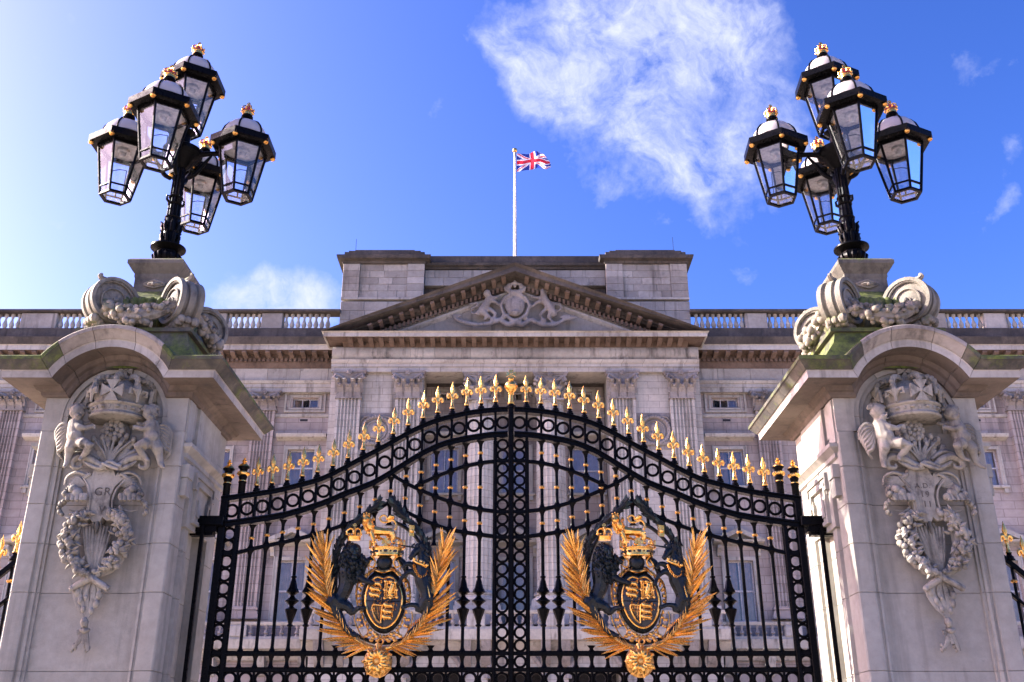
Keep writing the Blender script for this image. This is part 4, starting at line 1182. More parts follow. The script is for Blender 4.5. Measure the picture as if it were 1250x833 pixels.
# crown: full round band standing out from the niche
cc = fr(145, 512, .0); cz0 = cc.z; cx0 = cc.x
cr = MB(); CY = f + .02
cr.lathe([(.28, cz0 - .04), (.335, cz0 - .03), (.35, cz0 - .01), (.335, cz0 + .01), (.325, cz0 + .02), (.335, cz0 + .09), (.355, cz0 + .10), (.365, cz0 + .115), (.355, cz0 + .13), (.33, cz0 + .135), (.20, cz0 + .10), (.19, cz0 - .02)], (cx0, CY, 0), 40)
cr.lathe([(.30, cz0 + .12), (.33, cz0 + .24), (.32, cz0 + .30), (.22, cz0 + .40), (.10, cz0 + .50), (.02, cz0 + .5)], (cx0, CY + .03, 0), 32)
crown = cr.build('carved_crown', 'pier_carving', left_pier)
CROWN_BITS = [crown]
def patt(mb, c, u, w, s_, th=.02):      # cross pattee in the plane (u,w)
    n_ = u.cross(w)
    for k in range(4):
        a = k * math.pi / 2; d = u * math.cos(a) + w * math.sin(a); e = -u * math.sin(a) + w * math.cos(a)
        q = [c + d * s_ * .12 - e * s_ * .1, c + d * s_ - e * s_ * .62, c + d * s_ + e * s_ * .62, c + d * s_ * .12 + e * s_ * .1]
        mb.add([x - n_ * th for x in q] + [x + n_ * th for x in q], [(0, 1, 2, 3), (7, 6, 5, 4), (0, 4, 5, 1), (1, 5, 6, 2), (2, 6, 7, 3), (3, 7, 4, 0)])
    mb.ell(c, s_ * .24, 8, 5)
def fleur(mb, c, u, w, s_):
    mb.tube([c - w * s_ * .9, c - w * s_ * .2, c + w * s_ * .3, c + w * s_], [s_ * .13, s_ * .2, s_ * .36, s_ * .05], 6)
    for sg in (-1, 1):
        mb.tube([c - w * s_ * .3, c + u * sg * s_ * .35 + w * s_ * .25, c + u * sg * s_ * .8 + w * s_ * .3, c + u * sg * s_ * .85 - w * s_ * .15, c + u * sg * s_ * .55 - w * s_ * .1], [s_ * .12, s_ * .2, s_ * .2, s_ * .16, s_ * .1], 6)
for k in range(8):
    a = -math.pi / 2 + k * math.pi / 4 + .05; d = Vector((math.cos(a), math.sin(a), 0)); u = Vector((-d.y, d.x, 0))
    mb = MB(); base = Vector((cx0, CY, cz0 + .24)) + d * .375
    if k % 2 == 0: patt(mb, base, u, (Vector((0, 0, 1)) + d * .1).normalized(), .125)
    else: fleur(mb, base, u, Vector((0, 0, 1)), .125)
    mb.build('crown_ornament', 'pier_carving', crown)
mb = MB()
for k in range(24):
    a = 2 * math.pi * k / 24
    mb.ell((cx0 + .335 * math.cos(a), CY + .335 * math.sin(a), cz0 + .06), (.03, .03, .018) if k % 2 else (.014, .014, .022), 7, 5)
mb.build('crown_jewels', 'pier_carving', crown, kind='stuff')
mb = MB()
for a in (R(-90 + 5), R(-45), R(-135), R(0), R(180)):
    d = Vector((math.cos(a), math.sin(a), 0))
    pts = [Vector((cx0, CY, 0)) + d * r_ + Vector((0, 0, cz0 + z_)) for r_, z_ in ((.34, .32), (.35, .40), (.28, .47), (.16, .49), (.04, .45))]
    mb.tube(crom(pts, 3), .024, 6)
    for q in crom(pts, 2): mb.ell(q, .036, 7, 5)
oz = fr(146.5, 462, .1).z
mb.ell((cx0 - .0, CY, oz - .02), .085, 12, 8); mb.torus((cx0, CY, oz - .02), .088, .012, 16, 5, 'z')
mb.build('crown_arches', 'pier_carving', crown)
mb = MB(); patt(mb, Vector((cx0, CY - .02, oz + .12)), Vector((1, 0, 0)), Vector((0, 0, 1)), .085, .03); mb.build('crown_cross', 'pier_carving', crown)

# cherubs: one continuous body each
def C4(x, y): return (60 + x / 4.63, 440 + y / 4.63)
def cherub(mir):
    def P(x, y, dy):
        if mir: x, y = 730 - x + 3, y + 5
        return fr(*C4(x, y), dy)
    k = mp_ / 4.63
    mb = MB()
    mb.ell(P(160, 292, .14), (42 * k, 44 * k, 46 * k), 14, 10)                      # head
    mb.ell(P(163, 318, .19), (24 * k, 20 * k, 20 * k), 8, 6)                        # cheeks
    mb.tube([P(158, 320, .12), P(150, 350, .13)], [22 * k, 28 * k], 8)
    mb.tube([P(152, 345, .13), P(152, 385, .14), P(148, 430, .14), P(152, 460, .13)], [40 * k, 46 * k, 48 * k, 42 * k], 10)      # trunk
    mb.ell(P(150, 425, .19), (40 * k, 30 * k, 36 * k), 10, 7)
    mb.tube([P(135, 352, .15), P(170, 378, .22), P(205, 384, .22), P(245, 372, .18)], [22 * k, 20 * k, 15 * k, 13 * k], 8)        # arm to the crown
    mb.tube([P(180, 350, .10), P(205, 362, .10), P(235, 350, .08)], [18 * k, 14 * k, 12 * k], 8)
    mb.tube([P(140, 455, .14), P(118, 500, .17), P(112, 530, .14), P(103, 575, .13), P(92, 596, .16)], [38 * k, 31 * k, 23 * k, 18 * k, 13 * k], 10)  # straight leg
    mb.tube([P(92, 590, .13), P(84, 604, .19)], [12 * k, 9 * k], 7)
    mb.tube([P(165, 460, .14), P(200, 470, .24), P(232, 478, .25), P(212, 515, .20), P(184, 550, .16)], [36 * k, 33 * k, 27 * k, 20 * k, 14 * k], 10)  # bent leg
    mb.tube([P(184, 550, .16), P(170, 562, .21)], [13 * k, 9 * k], 7)
    for e in (-1, 1): mb.ell(P(160 + e * 40, 300, .14), (8 * k, 12 * k, 12 * k), 6, 5)
    mb.ell(P(163, 308, .245), (7 * k, 9 * k, 9 * k), 6, 5)
    for i in range(5):                                                               # fingers closing on the crown rim
        mb.tube([P(243 + i * 2, 366 + i * 5, .18), P(262, 362 + i * 6, .21)], [5.5 * k, 3.5 * k], 5)
    o = mb.build('cherub', 'pier_carving', left_pier); organic(o, .0085, 3)
    hb = MB(); rnd = random.Random(2 + mir)
    for i in range(34):
        a = rnd.uniform(0, 6.28); r_ = rnd.uniform(.1, 1) ** .5
        hb.ell(P(160 + 46 * r_ * math.cos(a), 276 - 22 * r_ * abs(math.sin(a)) - 4, .14 + .05 * (1 - r_)), 12 * k, 6, 4)
    hb.build('hair', 'pier_carving', o)
    fb_ = MB()
    for e in (-1, 1): fb_.ell(P(163 + e * 14, 297, .225), (4.5 * k, 3 * k, 3.5 * k), 6, 4)
    fb_.tube([P(154, 325, .235), P(163, 328, .245), P(172, 325, .235)], 2.2 * k, 5)
    fb_.build('face', 'pier_carving', o)
    wb = MB()
    for i in range(7):                                                               # wing of curved feathers
        t = i / 6
        pts = [P(118, 375 + 6 * i, .10), P(78 - 6 * math.sin(t * 3), 362 + 25 * i * .9, .11), P(42 + 10 * t, 400 + 20 * i, .09), P(38 + 42 * t, 450 + 18 * i, .06)]
        wb.tube(crom(pts, 4), [16 * k, 7 * k], 6, flat=1.3)
    wb.build('wing', 'pier_carving', o)
for mir in (0, 1): cherub(mir)

# rose, stems, scrolling ribbons between the cherubs
mb = MB(); k = mp_ / 4.63
def S(L, r, dy=.06, n=6, c=C4, flat=1.): mb.tube(crom([fr(*c(*q[:2]), q[2] if len(q) > 2 else dy) for q in L], 4), [x * k for x in r] if isinstance(r, (list, tuple)) else r * k, n, flat)
rc = fr(*C4(370, 405), .0)
mb.ell((rc.x, f + .05, rc.z), (.17, .12, .16), 18, 8)
mb.build('rose_boss', 'pier_carving', left_pier); mb = MB()
for j, (n_, r1, r2, dy) in enumerate(((10, .105, .042, .02), (7, .06, .03, .045), (1, 0, .022, .07))):
    for i in range(n_):
        a = 2 * math.pi * i / n_ + j; mb.ell((rc.x + r1 * math.cos(a), f - .03 - dy, rc.z + r1 * math.sin(a)), (r2, .03, r2), 8, 5)
mb.build('rose', 'pier_carving', left_pier)
mb = MB()
for x, y, r1 in ((370, 440, 9), (300, 430, 8), (440, 430, 8), (250, 440, 7), (480, 445, 7), (335, 470, 7), (405, 470, 7)):
    S([(345, 590), (350 + (x - 370) * .35, 520), (x, y)], [12, r1 * .7], .08)
    mb.ell(fr(*C4(x, y), .08), (15 * k, 12 * k, 20 * k), 7, 5)
for x, y in ((270, 480), (290, 520), (450, 480), (440, 520), (310, 455), (420, 455), (230, 500), (500, 500), (255, 455), (475, 460)):
    S([(345, 585), ((345 + x) / 2, (600 + y) / 2), (x, y)], [6, 14], .05, flat=.6); mb.ell(fr(*C4(x, y), .05), (22 * k, 10 * k, 26 * k), 7, 5)
mb.build('carved_foliage', 'pier_carving', left_pier, smooth=60)
mb = MB()
for e in (-1, 1):
    X = lambda x: 345 + e * x
    S([(X(10), 600), (X(60), 590), (X(110), 560), (X(170), 545), (X(210), 570), (X(205), 605), (X(170), 605), (X(165), 585)], [14, 20, 24, 24, 20, 15, 11, 7], .10)
    S([(X(20), 605), (X(70), 610), (X(120), 590), (X(150), 570)], [12, 14, 12, 5], .12)
    S([(X(60), 560), (X(130), 520), (X(190), 525), (X(225), 560)], [8, 15, 13, 5], .07)
S([(290, 605), (320, 585), (345, 575), (375, 590), (410, 600)], [12, 14, 16, 14, 12], .14)
S([(300, 580), (345, 600), (390, 615)], [9, 12, 9], .16)
mb.build('scroll_ribbon', 'pier_carving', left_pier, smooth=60)
# tablet
def CT(x, y): return (90 + x / 10.41, 560 + y / 10.41)
out = [(300, 140), (255, 235), (210, 190), (130, 250), (185, 340), (205, 460), (200, 620), (180, 720), (125, 790), (180, 820), (230, 775), (265, 830), (330, 838), (372, 825), (400, 770), (450, 815), (520, 800), (550, 780), (505, 720), (488, 620), (500, 500), (560, 370), (695, 255), (640, 250), (600, 190), (570, 240), (540, 140), (430, 95)]
pts = [fr(*CT(*q), 0) for q in out]
tb = MB(); n_ = len(pts)
tcx = sum(p.x for p in pts) / n_; tcz = sum(p.z for p in pts) / n_
def shell(sc, y): return [Vector((tcx + (p.x - tcx) * sc, y, tcz + (p.z - tcz) * sc)) for p in pts]
tb.rings([shell(1.0, f + .05), shell(1.0, f - .07), shell(.96, f - .085)])
tablet = tb.build('scroll_tablet', 'pier_carving', left_pier)
tb = MB()
for e, L in ((-1, [(215, 190), (165, 225), (128, 250)]), (1, [(600, 190), (650, 225), (698, 255)])):
    tb.tube([fr(*CT(*q), .09) for q in L], [.014, .026, .012], 6)
for L in ([(130, 250), (185, 340), (205, 460), (200, 620), (180, 720)], [(695, 255), (560, 370), (500, 500), (488, 620), (505, 720)]):
    tb.tube(crom([fr(*CT(*q), .085) for q in L], 4), .012, 6)
tb.build('tablet_rim', 'pier_carving', tablet)
def text_mesh(body, size, depth_=.006):
    cu = bpy.data.curves.new('text', 'FONT'); cu.body = body; cu.size = size; cu.extrude = depth_; cu.align_x = 'CENTER'; cu.resolution_u = 3; cu.space_character = 1.15; cu.offset = -.0012
    to = bpy.data.objects.new('text', cu); COL.objects.link(to)
    dg = bpy.context.evaluated_depsgraph_get(); me = bpy.data.meshes.new_from_object(to.evaluated_get(dg))
    bpy.data.objects.remove(to); bpy.data.curves.remove(cu)
    me.materials.clear(); me.materials.append(MATS['pier_carving_letters']); return me
stone_mat('pier_carving_letters', (.085, .075, .062), (.06, .052, .042), (.12, .105, .09), 2.2, .3)
TXT = {}
def lettering(pier, tab, rows):
    for body, (px, py), size in rows:
        v = fr(px, py, .086)
        put('lettering', text_mesh(body, size), tab, (v.x, f - .086, v.z), rot=(R(90), 0, 0))

# flower clusters beside the tablet, wreath, stems, knot, ribbon drop
def C2(x, y): return (60 + x / 4.163, 600 + y / 4.163)
def C3(x, y): return (x / 2.843, 540 + y / 2.843)
k3 = mp_ / 2.843
for e in (0, 1):
    mb = fl = MB()
    def Q(x, y, dy): 
        if e: x = 716 - x
        return fr(*C3(x, y), dy)
    for (x, y, r1) in ((268, 178, 20), (243, 190, 14), (292, 190, 13), (228, 180, 11), (255, 165, 16)):
        mb.ell(Q(x, y, .09), (r1 * k3, .07, r1 * 1.05 * k3), 10, 7)
    for x in (236, 252, 268, 284, 296): mb.tube([Q(x, 180, .12), Q(x - 2, 200, .14), Q(x, 206, .1)], [9 * k3, 8 * k3, 3 * k3], 6)
    for j in range(8): mb.tube([Q(300 - j * 6, 150 + j * 2, .05), Q(275 - j * 7, 125 + j * 6, .08), Q(245 - j * 3, 118 + j * 9, .05)], [5 * k3, 8 * k3, 2 * k3], 5)
    mb.tube(crom([Q(310, 120, .06), Q(270, 105, .09), Q(235, 120, .08), Q(225, 150, .06)], 4), [8 * k3, 4 * k3], 6)
    mb.tube([Q(235, 195, .05), Q(212, 215, .06), Q(208, 240, .05)], 3 * k3, 5)
    for x, y, r1 in ((212, 215, 9), (208, 243, 8), (222, 208, 8), (205, 228, 6), (215, 250, 6)): mb.ell(Q(x, y, .07), (r1 * k3, .05, r1 * 1.3 * k3), 8, 6)
    mb.tube(crom([Q(300, 225, .03), Q(270, 240, .05), Q(240, 235, .04)], 3), [5 * k3, 2 * k3], 5)
    fl.build('flower_cluster', 'pier_carving', left_pier, smooth=60)
wr = MB(); rnd = random.Random(12)
Lp = crom([fr(*C3(*q), .03) for q in ((304, 242), (276, 268), (256, 310), (247, 355), (254, 400), (274, 434), (306, 458))], 8)
Rp = crom([fr(*C3(*q), .03) for q in ((400, 242), (426, 268), (434, 310), (429, 355), (411, 400), (384, 434), (336, 458))], 8)
for path in (Lp, Rp):
    wr.tube(path, [.05 + .03 * math.sin(math.pi * i / (len(path) - 1)) for i in range(len(path))], 8)
wreath = wr.build('wreath', 'pier_carving', left_pier)
fruit2 = MB().ell((0, 0, 0), 1, 9, 7).mesh('fruit', 'pier_carving', 60)
leaf2 = bpy.data.meshes.new('x'); leaf2 = MB().rings([[(-.3, .2, 0), (.3, .2, 0), (0, -.1, 0)], [(-1, .1, 1), (1, .1, 1), (0, -.35, 1)], [(-.7, .1, 1.9), (.7, .1, 1.9), (0, -.25, 1.9)], [(-.05, .25, 2.8), (.05, .25, 2.8), (0, .2, 2.8)]]).mesh('leaf', 'pier_carving', 40)
for pi_, path in enumerate((Lp, Rp)):
    for i in range(110):
        t = rnd.uniform(0, .999) * (len(path) - 1); p = path[int(t)].lerp(path[int(t) + 1], t % 1); w = .105 * (.55 + .45 * math.sin(math.pi * t / (len(path) - 1)))
        ox, r1 = rnd.uniform(-w, w), rnd.uniform(.02, .04)
        pos = p + Vector((ox, -.045 - .05 * (1 - (ox / w) ** 2) - rnd.uniform(0, .02), rnd.uniform(-.02, .02)))
        if rnd.random() < .55: put('fruit', fruit2, wreath, pos, scale=(r1, r1, r1 * rnd.uniform(.9, 1.35)), rot=(0, rnd.uniform(-.6, .6), 0))
        else:
            put('leaf', leaf2, wreath, pos, scale=(.022, .06, .035), rot=(rnd.uniform(-.2, .5), rnd.choice((-1, 1)) * rnd.uniform(.2, 2.6), 0))
mb = MB(); k = k3
for x, x2, ww in ((300, 318, 9), (325, 322, 9), (350, 326, 9), (375, 330, 9), (312, 320, 7), (338, 324, 7), (362, 328, 7), (290, 316, 6), (388, 332, 6)):
    S([(x, 290 + abs(x - 340) * .1), ((x + x2) / 2 + (x - 340) * .12, 370), (x2, 465)], [ww * .5, ww, ww * .6], .05, c=C3)
for y in (300, 305):
    S([(338, 275), (336, 295), (333, 318)], [5, 8, 2], .08, c=C3); S([(325, 280), (322, 300)], [4, 2], .08, c=C3); S([(350, 280), (352, 300)], [4, 2], .08, c=C3)
mb.build('carved_stems', 'pier_carving', left_pier, smooth=60)
mb = MB()
S([(248, 508), (280, 490), (320, 470), (350, 455)], [9, 12, 12, 9], .08, c=C3); S([(378, 510), (350, 492), (320, 472), (300, 455)], [10, 12, 12, 9], .10, c=C3)
for p in ((248, 508), (372, 508)): mb.ell(fr(*C3(*p), .09), 10 * k3, 8, 6)
for xs_ in ((300, 275, 290, 300), (318, 300, 305, 303), (335, 345, 325, 305), (325, 325, 315, 300), (285, 262, 272, 295)):
    S([(xs_[0], 480), (xs_[1], 520), (xs_[2], 570), (xs_[3], 608)], [5, 10, 8, 4], .05, c=C3, flat=.6)
for q, r1 in (((270, 520), 13), ((345, 530), 12), ((280, 550), 10), ((335, 560), 11), ((300, 540), 8), ((290, 580), 9), ((318, 585), 9)): mb.ell(fr(*C3(*q), .05), (r1 * k3, .035, r1 * 1.4 * k3), 7, 5)
S([(292, 610), (293, 625), (294, 640)], [8, 14, 9], .07, c=C3); S([(278, 650), (294, 655), (312, 650)], [4, 10, 4], .06, c=C3)
for L in (((290, 640), (280, 680), (262, 705), (245, 722)), ((298, 640), (300, 680), (305, 725)), ((285, 655), (268, 660)), ((292, 660), (290, 700))): S(L, [7, 9, 6, 3][:len(L)], .05, c=C3, flat=.6)
for q in ((250, 722), (262, 715), (300, 722), (308, 715), (256, 705), (296, 708)): mb.ell(fr(*C3(*q), .03), (6 * k3, .02, 8 * k3), 6, 4)
mb.build('knot_and_ribbon', 'pier_carving', left_pier, smooth=60)

right_pier = copy_tree(left_pier); right_pier.location = (PX - .03, PY_, 0)
right_pier['label'] = 'right carved stone gate pier whose tablet reads A.D. 1911, sunlit on its inner flank'
rt = [c for c in right_pier.children if c.name.startswith('scroll_tablet')][0]
lettering(left_pier, tablet, [('GR', (124.5, 605), .135), ('V', (123.5, 626.5), .12)])
lettering(right_pier, rt, [('A.D.', (124, 596), .085), ('19', (123.5, 607), .10), ('11', (123, 619), .10)])

# ------------------------------------------------------------------ iron gates
YG, GX = 12.1, -.012
SP = .185
def gp(px, py, Y=YG): v = at(px, py, Y); return (abs(v.x - GX), v.z)
def curve(pts):
    q = sorted(gp(*p) for p in pts)
    c = crom([Vector((a, 0, b)) for a, b in q], 10)
    def f_(d):
        if d <= c[0].x: return c[0].z
        for i in range(len(c) - 1):
            if c[i].x <= d <= c[i + 1].x:
                t = (d - c[i].x) / max(c[i + 1].x - c[i].x, 1e-9); return c[i].z + (c[i + 1].z - c[i].z) * t
        return c[-1].z
    return f_, c[0].x, c[-1].x
TOPP = [(268, 607), (304.5, 602), (339, 596.5), (364, 590.5), (393, 582.3), (420, 569.5), (439, 559), (458.4, 549), (477.6, 538.6), (496.9, 527.7), (516, 518.3), (535.3, 511), (554.5, 506), (573.7, 502), (602.5, 498.6), (623.5, 497.6)]
BOTP = [(263, 646), (287, 643), (306.5, 640.3), (341, 635), (362, 629.8), (383.3, 623.4), (402.5, 616.3), (420, 608.6), (439, 601.5), (458.4, 593.2), (477.6, 582), (496.9, 569.8), (516, 558.5), (535.3, 549.6), (554.5, 543.7), (583.3, 538.4), (602.5, 536), (623.5, 535)]
fT, _, _ = curve(TOPP); fB, _, _ = curve(BOTP)
C1 = curve([(286, 676), (304.5, 671.5), (323.7, 667), (350, 661.5), (380, 654), (399, 648.3), (418.4, 641.6), (440, 633), (458, 624), (475, 613.5)])
C1b = curve([(475, 613.5), (493.6, 623.8), (510.4, 632.4), (528.4, 640), (547.6, 646.6), (566, 650), (583.3, 652.5), (600.6, 655), (623.5, 657)])
C2 = curve([(479, 580), (493, 588.5), (506.5, 595.5), (529.5, 605.5), (548.7, 612.8), (566, 618), (584, 621.8), (600.6, 624.2), (623.5, 626)])
C3 = curve([(506.5, 594.5), (530.5, 583), (547.8, 576.3), (566, 570), (585, 566), (600.6, 564), (623.5, 563)])
zR1, zR2, zR3 = gp(500, 798)[1], gp(500, 818)[1], gp(500, 840)[1]
div = [.1985 + SP * k for k in range(18)]          # dividers and bars; 0 is the meeting stile's bar, 17 the hinge stile's inner bar
XOUT = 3.53
ARM_D = div[7]                                      # the arms are centred on the eighth bar
AZ = at(470, 735, YG).z

ring_me = MB().torus((0, 0, 0), .067, .012, 24, 8).torus((0, 0, 0), .079, .010, 24, 6).mesh('ring', 'black_iron', 60)
ring_sm = MB().torus((0, 0, 0), .060, .012, 24, 8).torus((0, 0, 0), .070, .009, 24, 6).mesh('ring', 'black_iron', 60)
collar = MB().lathe([(.020, -.022), (.030, -.018), (.040, -.004), (.040, .004), (.030, .018), (.020, .022)], n=14).mesh('collar', 'old_gold', 50)
knot = MB().lathe([(.022, -.30), (.036, -.29), (.036, -.275), (.024, -.265), (.035, -.22), (.072, -.11), (.075, -.095), (.030, -.07), (.026, -.06), (.034, -.045), (.082, -.005), (.082, .005), (.034, .045), (.026, .06), (.03, .07), (.078, .10), (.074, .115), (.050, .16), (.034, .23), (.022, .265), (.034, .275), (.034, .29), (.020, .30)], n=8).mesh('bar_knot', 'black_iron', 30)
# fleur-de-lis finial
fm_ = MB()
fm_.lathe([(.040, 0), (.050, .012), (.047, .030), (.034, .05), (.030, .075), (.026, .11), (.022, .16), (.020, .2)], n=10, sq=.8)
fm_.lathe([(.018, .20), (.030, .225), (.018, .25), (.026, .27), (.043, .335), (.037, .37), (.018, .43), (.003, .475)], n=8, sq=.62)
fm_.rings([[(x, y, z) for x, y in ((-w, 0), (0, -.7 * w), (w, 0), (0, .7 * w))] for w, z in ((.02, .26), (.045, .335), (.002, .478))])
for e in (-1, 1):
    fm_.tube(crom([(e * .010, 0, .15), (e * .020, 0, .21), (e * .045, 0, .262), (e * .078, 0, .255), (e * .090, 0, .222), (e * .076, 0, .198), (e * .058, 0, .210)], 4), [.014, .020, .026, .026, .022, .017, .012], 8)
    fm_.ell((e * .068, 0, .215), .016, 8, 6)
fm_.lathe([(.026, .175), (.034, .182), (.034, .198), (.026, .205)], n=10)
fleur_me = fm_.mesh('fleur_finial', 'gold_leaf', 40)
fbase = MB().lathe([(.060, -.035), (.062, -.01), (.050, .0), (.050, .02), (.036, .03), (.030, .05), (.036, .062), (.036, .07)], n=10).mesh('finial_base', 'black_iron', 40)
vb = MB(); vb.lathe([(.048, 0), (.048, .19), (.055, .2), (.055, .215), (.045, .22)], n=12)
vb.lathe([(.040, .24), (.052, .27), (.060, .30), (.05, .33)], n=12); vb.lathe([(.040, .38), (.05, .40), (.052, .43), (.075, .455), (.078, .47), (.05, .475)], n=14)
vase_b = vb.mesh('post_vase', 'black_iron', 40)
vg = MB(); vg.lathe([(.047, .221), (.052, .225), (.052, .236), (.042, .242)], n=14)
secs = []
for r_, z in ((.050, .315), (.076, .335), (.082, .36), (.072, .38), (.045, .39)):
    secs.append([(r_ * (1 + .06 * math.cos(8 * 2 * math.pi * i / 48)) * math.cos(2 * math.pi * i / 48), r_ * (1 + .06 * math.cos(8 * 2 * math.pi * i / 48)) * math.sin(2 * math.pi * i / 48), z) for i in range(48)])
vg.rings(secs); vg.lathe([(.074, .472), (.070, .49), (.045, .515), (.026, .535), (.022, .55), (.034, .565), (.026, .582), (.012, .595), (.018, .608), (.012, .62), (.002, .63)], n=16)
vase_g = vg.mesh('gilded_finial', 'gold_leaf', 40)

def rail(name, pts, w, h, leaf, O, ledge=True, mat='black_iron'):
    """moulded bar following pts (x, z); w across, h high"""
    mb = MB(O); secs = []
    pr = [(-w / 2, -h / 2 + .008), (-w / 2 + .008, -h / 2), (w / 2 - .008, -h / 2), (w / 2, -h / 2 + .008), (w / 2, h / 2 - .008), (w / 2 - .008, h / 2), (-w / 2 + .008, h / 2), (-w / 2, h / 2 - .008)]
    if ledge: pr = [(-w / 2, -h / 2), (w / 2, -h / 2), (w / 2, h * .02), (w / 2 + .018, h * .12), (w / 2 + .018, h * .34), (w / 2, h * .42), (w / 2 - .012, h / 2), (-w / 2 + .012, h / 2), (-w / 2, h * .42), (-w / 2 - .018, h * .34), (-w / 2 - .018, h * .12), (-w / 2, h * .02)]
    for x, z in pts: secs.append([(x, YG + a, z + b) for a, b in pr])
    mb.rings(secs); return mb.build(name, mat, leaf, smooth=30)
def frange(a, b, n): return [a + (b - a) * i / n for i in range(n + 1)]

PIECES = []
def gate_leaf(sx, label):
    O = Vector((GX + sx * XOUT, YG, 0))
    leaf = thing('gate_leaf', O, label, 'gate', 'pair of iron gate leaves')
    X = lambda d: GX + sx * d
    L = lambda d, z, y=0.: (X(d) - O.x, y, z)
    RT, RBt = .075, .085
    ds = frange(.04, XOUT + .04, 70)
    rail('top_rail', [(X(d), fT(d) - RT / 2) for d in ds], .11, RT, leaf, O)
    rail('lower_arch_rail', [(X(d), fB(d) + RBt / 2) for d in ds], .11, RBt, leaf, O)
    for (f_, a, b), n in ((C1, 26), (C1b, 24), (C2, 22), (C3, 20)):
        a2, b2 = max(a, .205), min(b, 3.34)
        rail('curved_rail', [(X(d), f_(d)) for d in frange(a2, b2, n)], .045, .05, leaf, O, False)
    for z, h in ((zR1, .06), (zR2, .06), (zR3, .06), (1.05, .1), (.16, .12)):
        rail('cross_rail', [(X(.2), z), (X(3.34), z)], .05, h, leaf, O, False)
    MB(O).box(*sorted((X(.2), X(3.34))), YG - .012, YG + .012, .2, 1.02).build('kick_plate', 'black_iron', leaf)
    # stiles
    def post(name, d, w, z0, z1, dep=.075):
        mb = MB(O); mb.cham(X(d) - w / 2, X(d) + w / 2, YG - dep / 2, YG + dep / 2, z0, z1, .008)
        mb.box(X(d) - w / 2 - .008, X(d) + w / 2 + .008, YG - .012, YG + .012, z0, z1 - .05); mb.build(name, 'black_iron', leaf)
    post('stile', div[0], .035, .1, fB(.2) + .02); post('stile', div[17], .055, .1, fB(3.3) + .02)
    post('hinge_post', XOUT, .085, .08, fT(XOUT) - .03, .1)
    # rings: frieze, both stiles, row below
    for k in range(19):
        d = .106 + SP * k
        put('ring', ring_me, leaf, L(d, (fT(d) - RT + fB(d) + RBt) / 2))
    for k in range(18):
        d = div[k]; z0, z1 = fB(d) + RBt * .8, fT(d) - RT * .8
        MB((X(d), YG, z0)).cham(X(d) - .015, X(d) + .015, YG - .03, YG + .03, z0, z1, .006).build('divider', 'black_iron', leaf, L(d, z0))
    for d, ztop in ((.106, fB(.1)), (3.435, fB(3.43))):
        z = ztop - .085; n = 0
        me_ = ring_sm if d < 1 else ring_me; st = .148 if d < 1 else .162
        cross = [C3[0](.1), C2[0](.1), C1b[0](.1)] if d < 1 else [C1[0](3.34)]
        for cz_ in cross + [zR1, zR2, zR3]:
            MB((X(d), YG, cz_)).box(X(d) - .075, X(d) + .075, YG - .022, YG + .022, cz_ - .022, cz_ + .022).build('stile_bridge', 'black_iron', leaf, L(d, cz_))
        bounds = [ztop] + cross + [zR1, zR2, zR3]
        for a, b in zip(bounds[:-1], bounds[1:]):
            span = a - b - .03; m_ = max(1, round(span / st))
            for i in range(m_): put('ring', me_, leaf, L(d, a - .015 - span * (i + .5) / m_))
        z = zR3 - .12
        while z > 1.15: put('ring', me_, leaf, L(d, z)); z -= st
    for k in range(17):
        d = div[k] + SP / 2
        put('ring', ring_me, leaf, L(d, (zR2 + zR3) / 2 + .0))
        if k: MB((X(div[k]), YG, zR3)).cham(X(div[k]) - .012, X(div[k]) + .012, YG - .02, YG + .02, zR3, zR2, .004).build('divider', 'black_iron', leaf, L(div[k], zR3))
    # bars in segments between the rails they cross, flared at every joint
    for k in range(1, 17):
        d = div[k]; zs_ = [fB(d)]
        for f_, a, b in (C3, C2, C1b, C1):
            if a - .005 <= d <= b + .005 and not (f_ is C1[0] and d < ARM_D + .02 and abs(d - ARM_D) > .02): zs_.append(f_(d))
        zs_ = sorted(set(round(z, 4) for z in zs_), reverse=True)
        if len(zs_) > 1: zs_ = [z for i, z in enumerate(zs_) if i == 0 or zs_[i - 1] - z > .06]
        behind = 3 < k < 11
        tops = list(zs_)
        if behind:
            segs = list(zip(tops[:-1], tops[1:])) 
            dx = abs(d - ARM_D); 
            segs.append((tops[-1], AZ + .9 * math.sqrt(max(0, 1 - (dx / .80) ** 2))))
            segs.append((AZ - .66 * math.sqrt(max(0, 1 - (dx / .82) ** 2)), zR1))
        else: segs = list(zip(tops, tops[1:] + [zR1]))
        r_ = .020
        lowr = [(zR1, zR2), (zR3, 1.1)]
        groups = [segs[:-1], segs[-1:] + lowr] if behind else [segs + lowr]
        for gr in groups:
            mb = MB((X(d), YG, 0))
            for a, b in gr:
                if a - b < .05: continue
                fl_ = min(.05, (a - b) * .3); F_ = .052
                mb.lathe([(F_, b + .012), (.036, b + .03), (.024, b + .03 + fl_ * .5), (r_, b + .035 + fl_), (r_, a - .035 - fl_), (.024, a - .03 - fl_ * .5), (.036, a - .03), (F_, a - .012)], (X(d), YG, 0), 10, sq=.6)
            for (a, b), (a2, b2) in zip(gr[:-1], gr[1:]): mb.box(X(d) - .012, X(d) + .012, YG - .012, YG + .012, a2 - .03, b + .03)
            mb.build('bar', 'black_iron', leaf, L(d, 0), smooth=50)
        n_c = len(tops) - 1
        for i in range(n_c):
            put('collar', collar, leaf, L(d, (tops[i] + tops[i + 1]) / 2 - .015), scale=(.88, .88, .9))
        if k in (1, 2, 12, 13): put('bar_knot', knot, leaf, L(d, at(470, 734, YG).z))
    # finials
    frn = random.Random(5 if sx < 0 else 9)
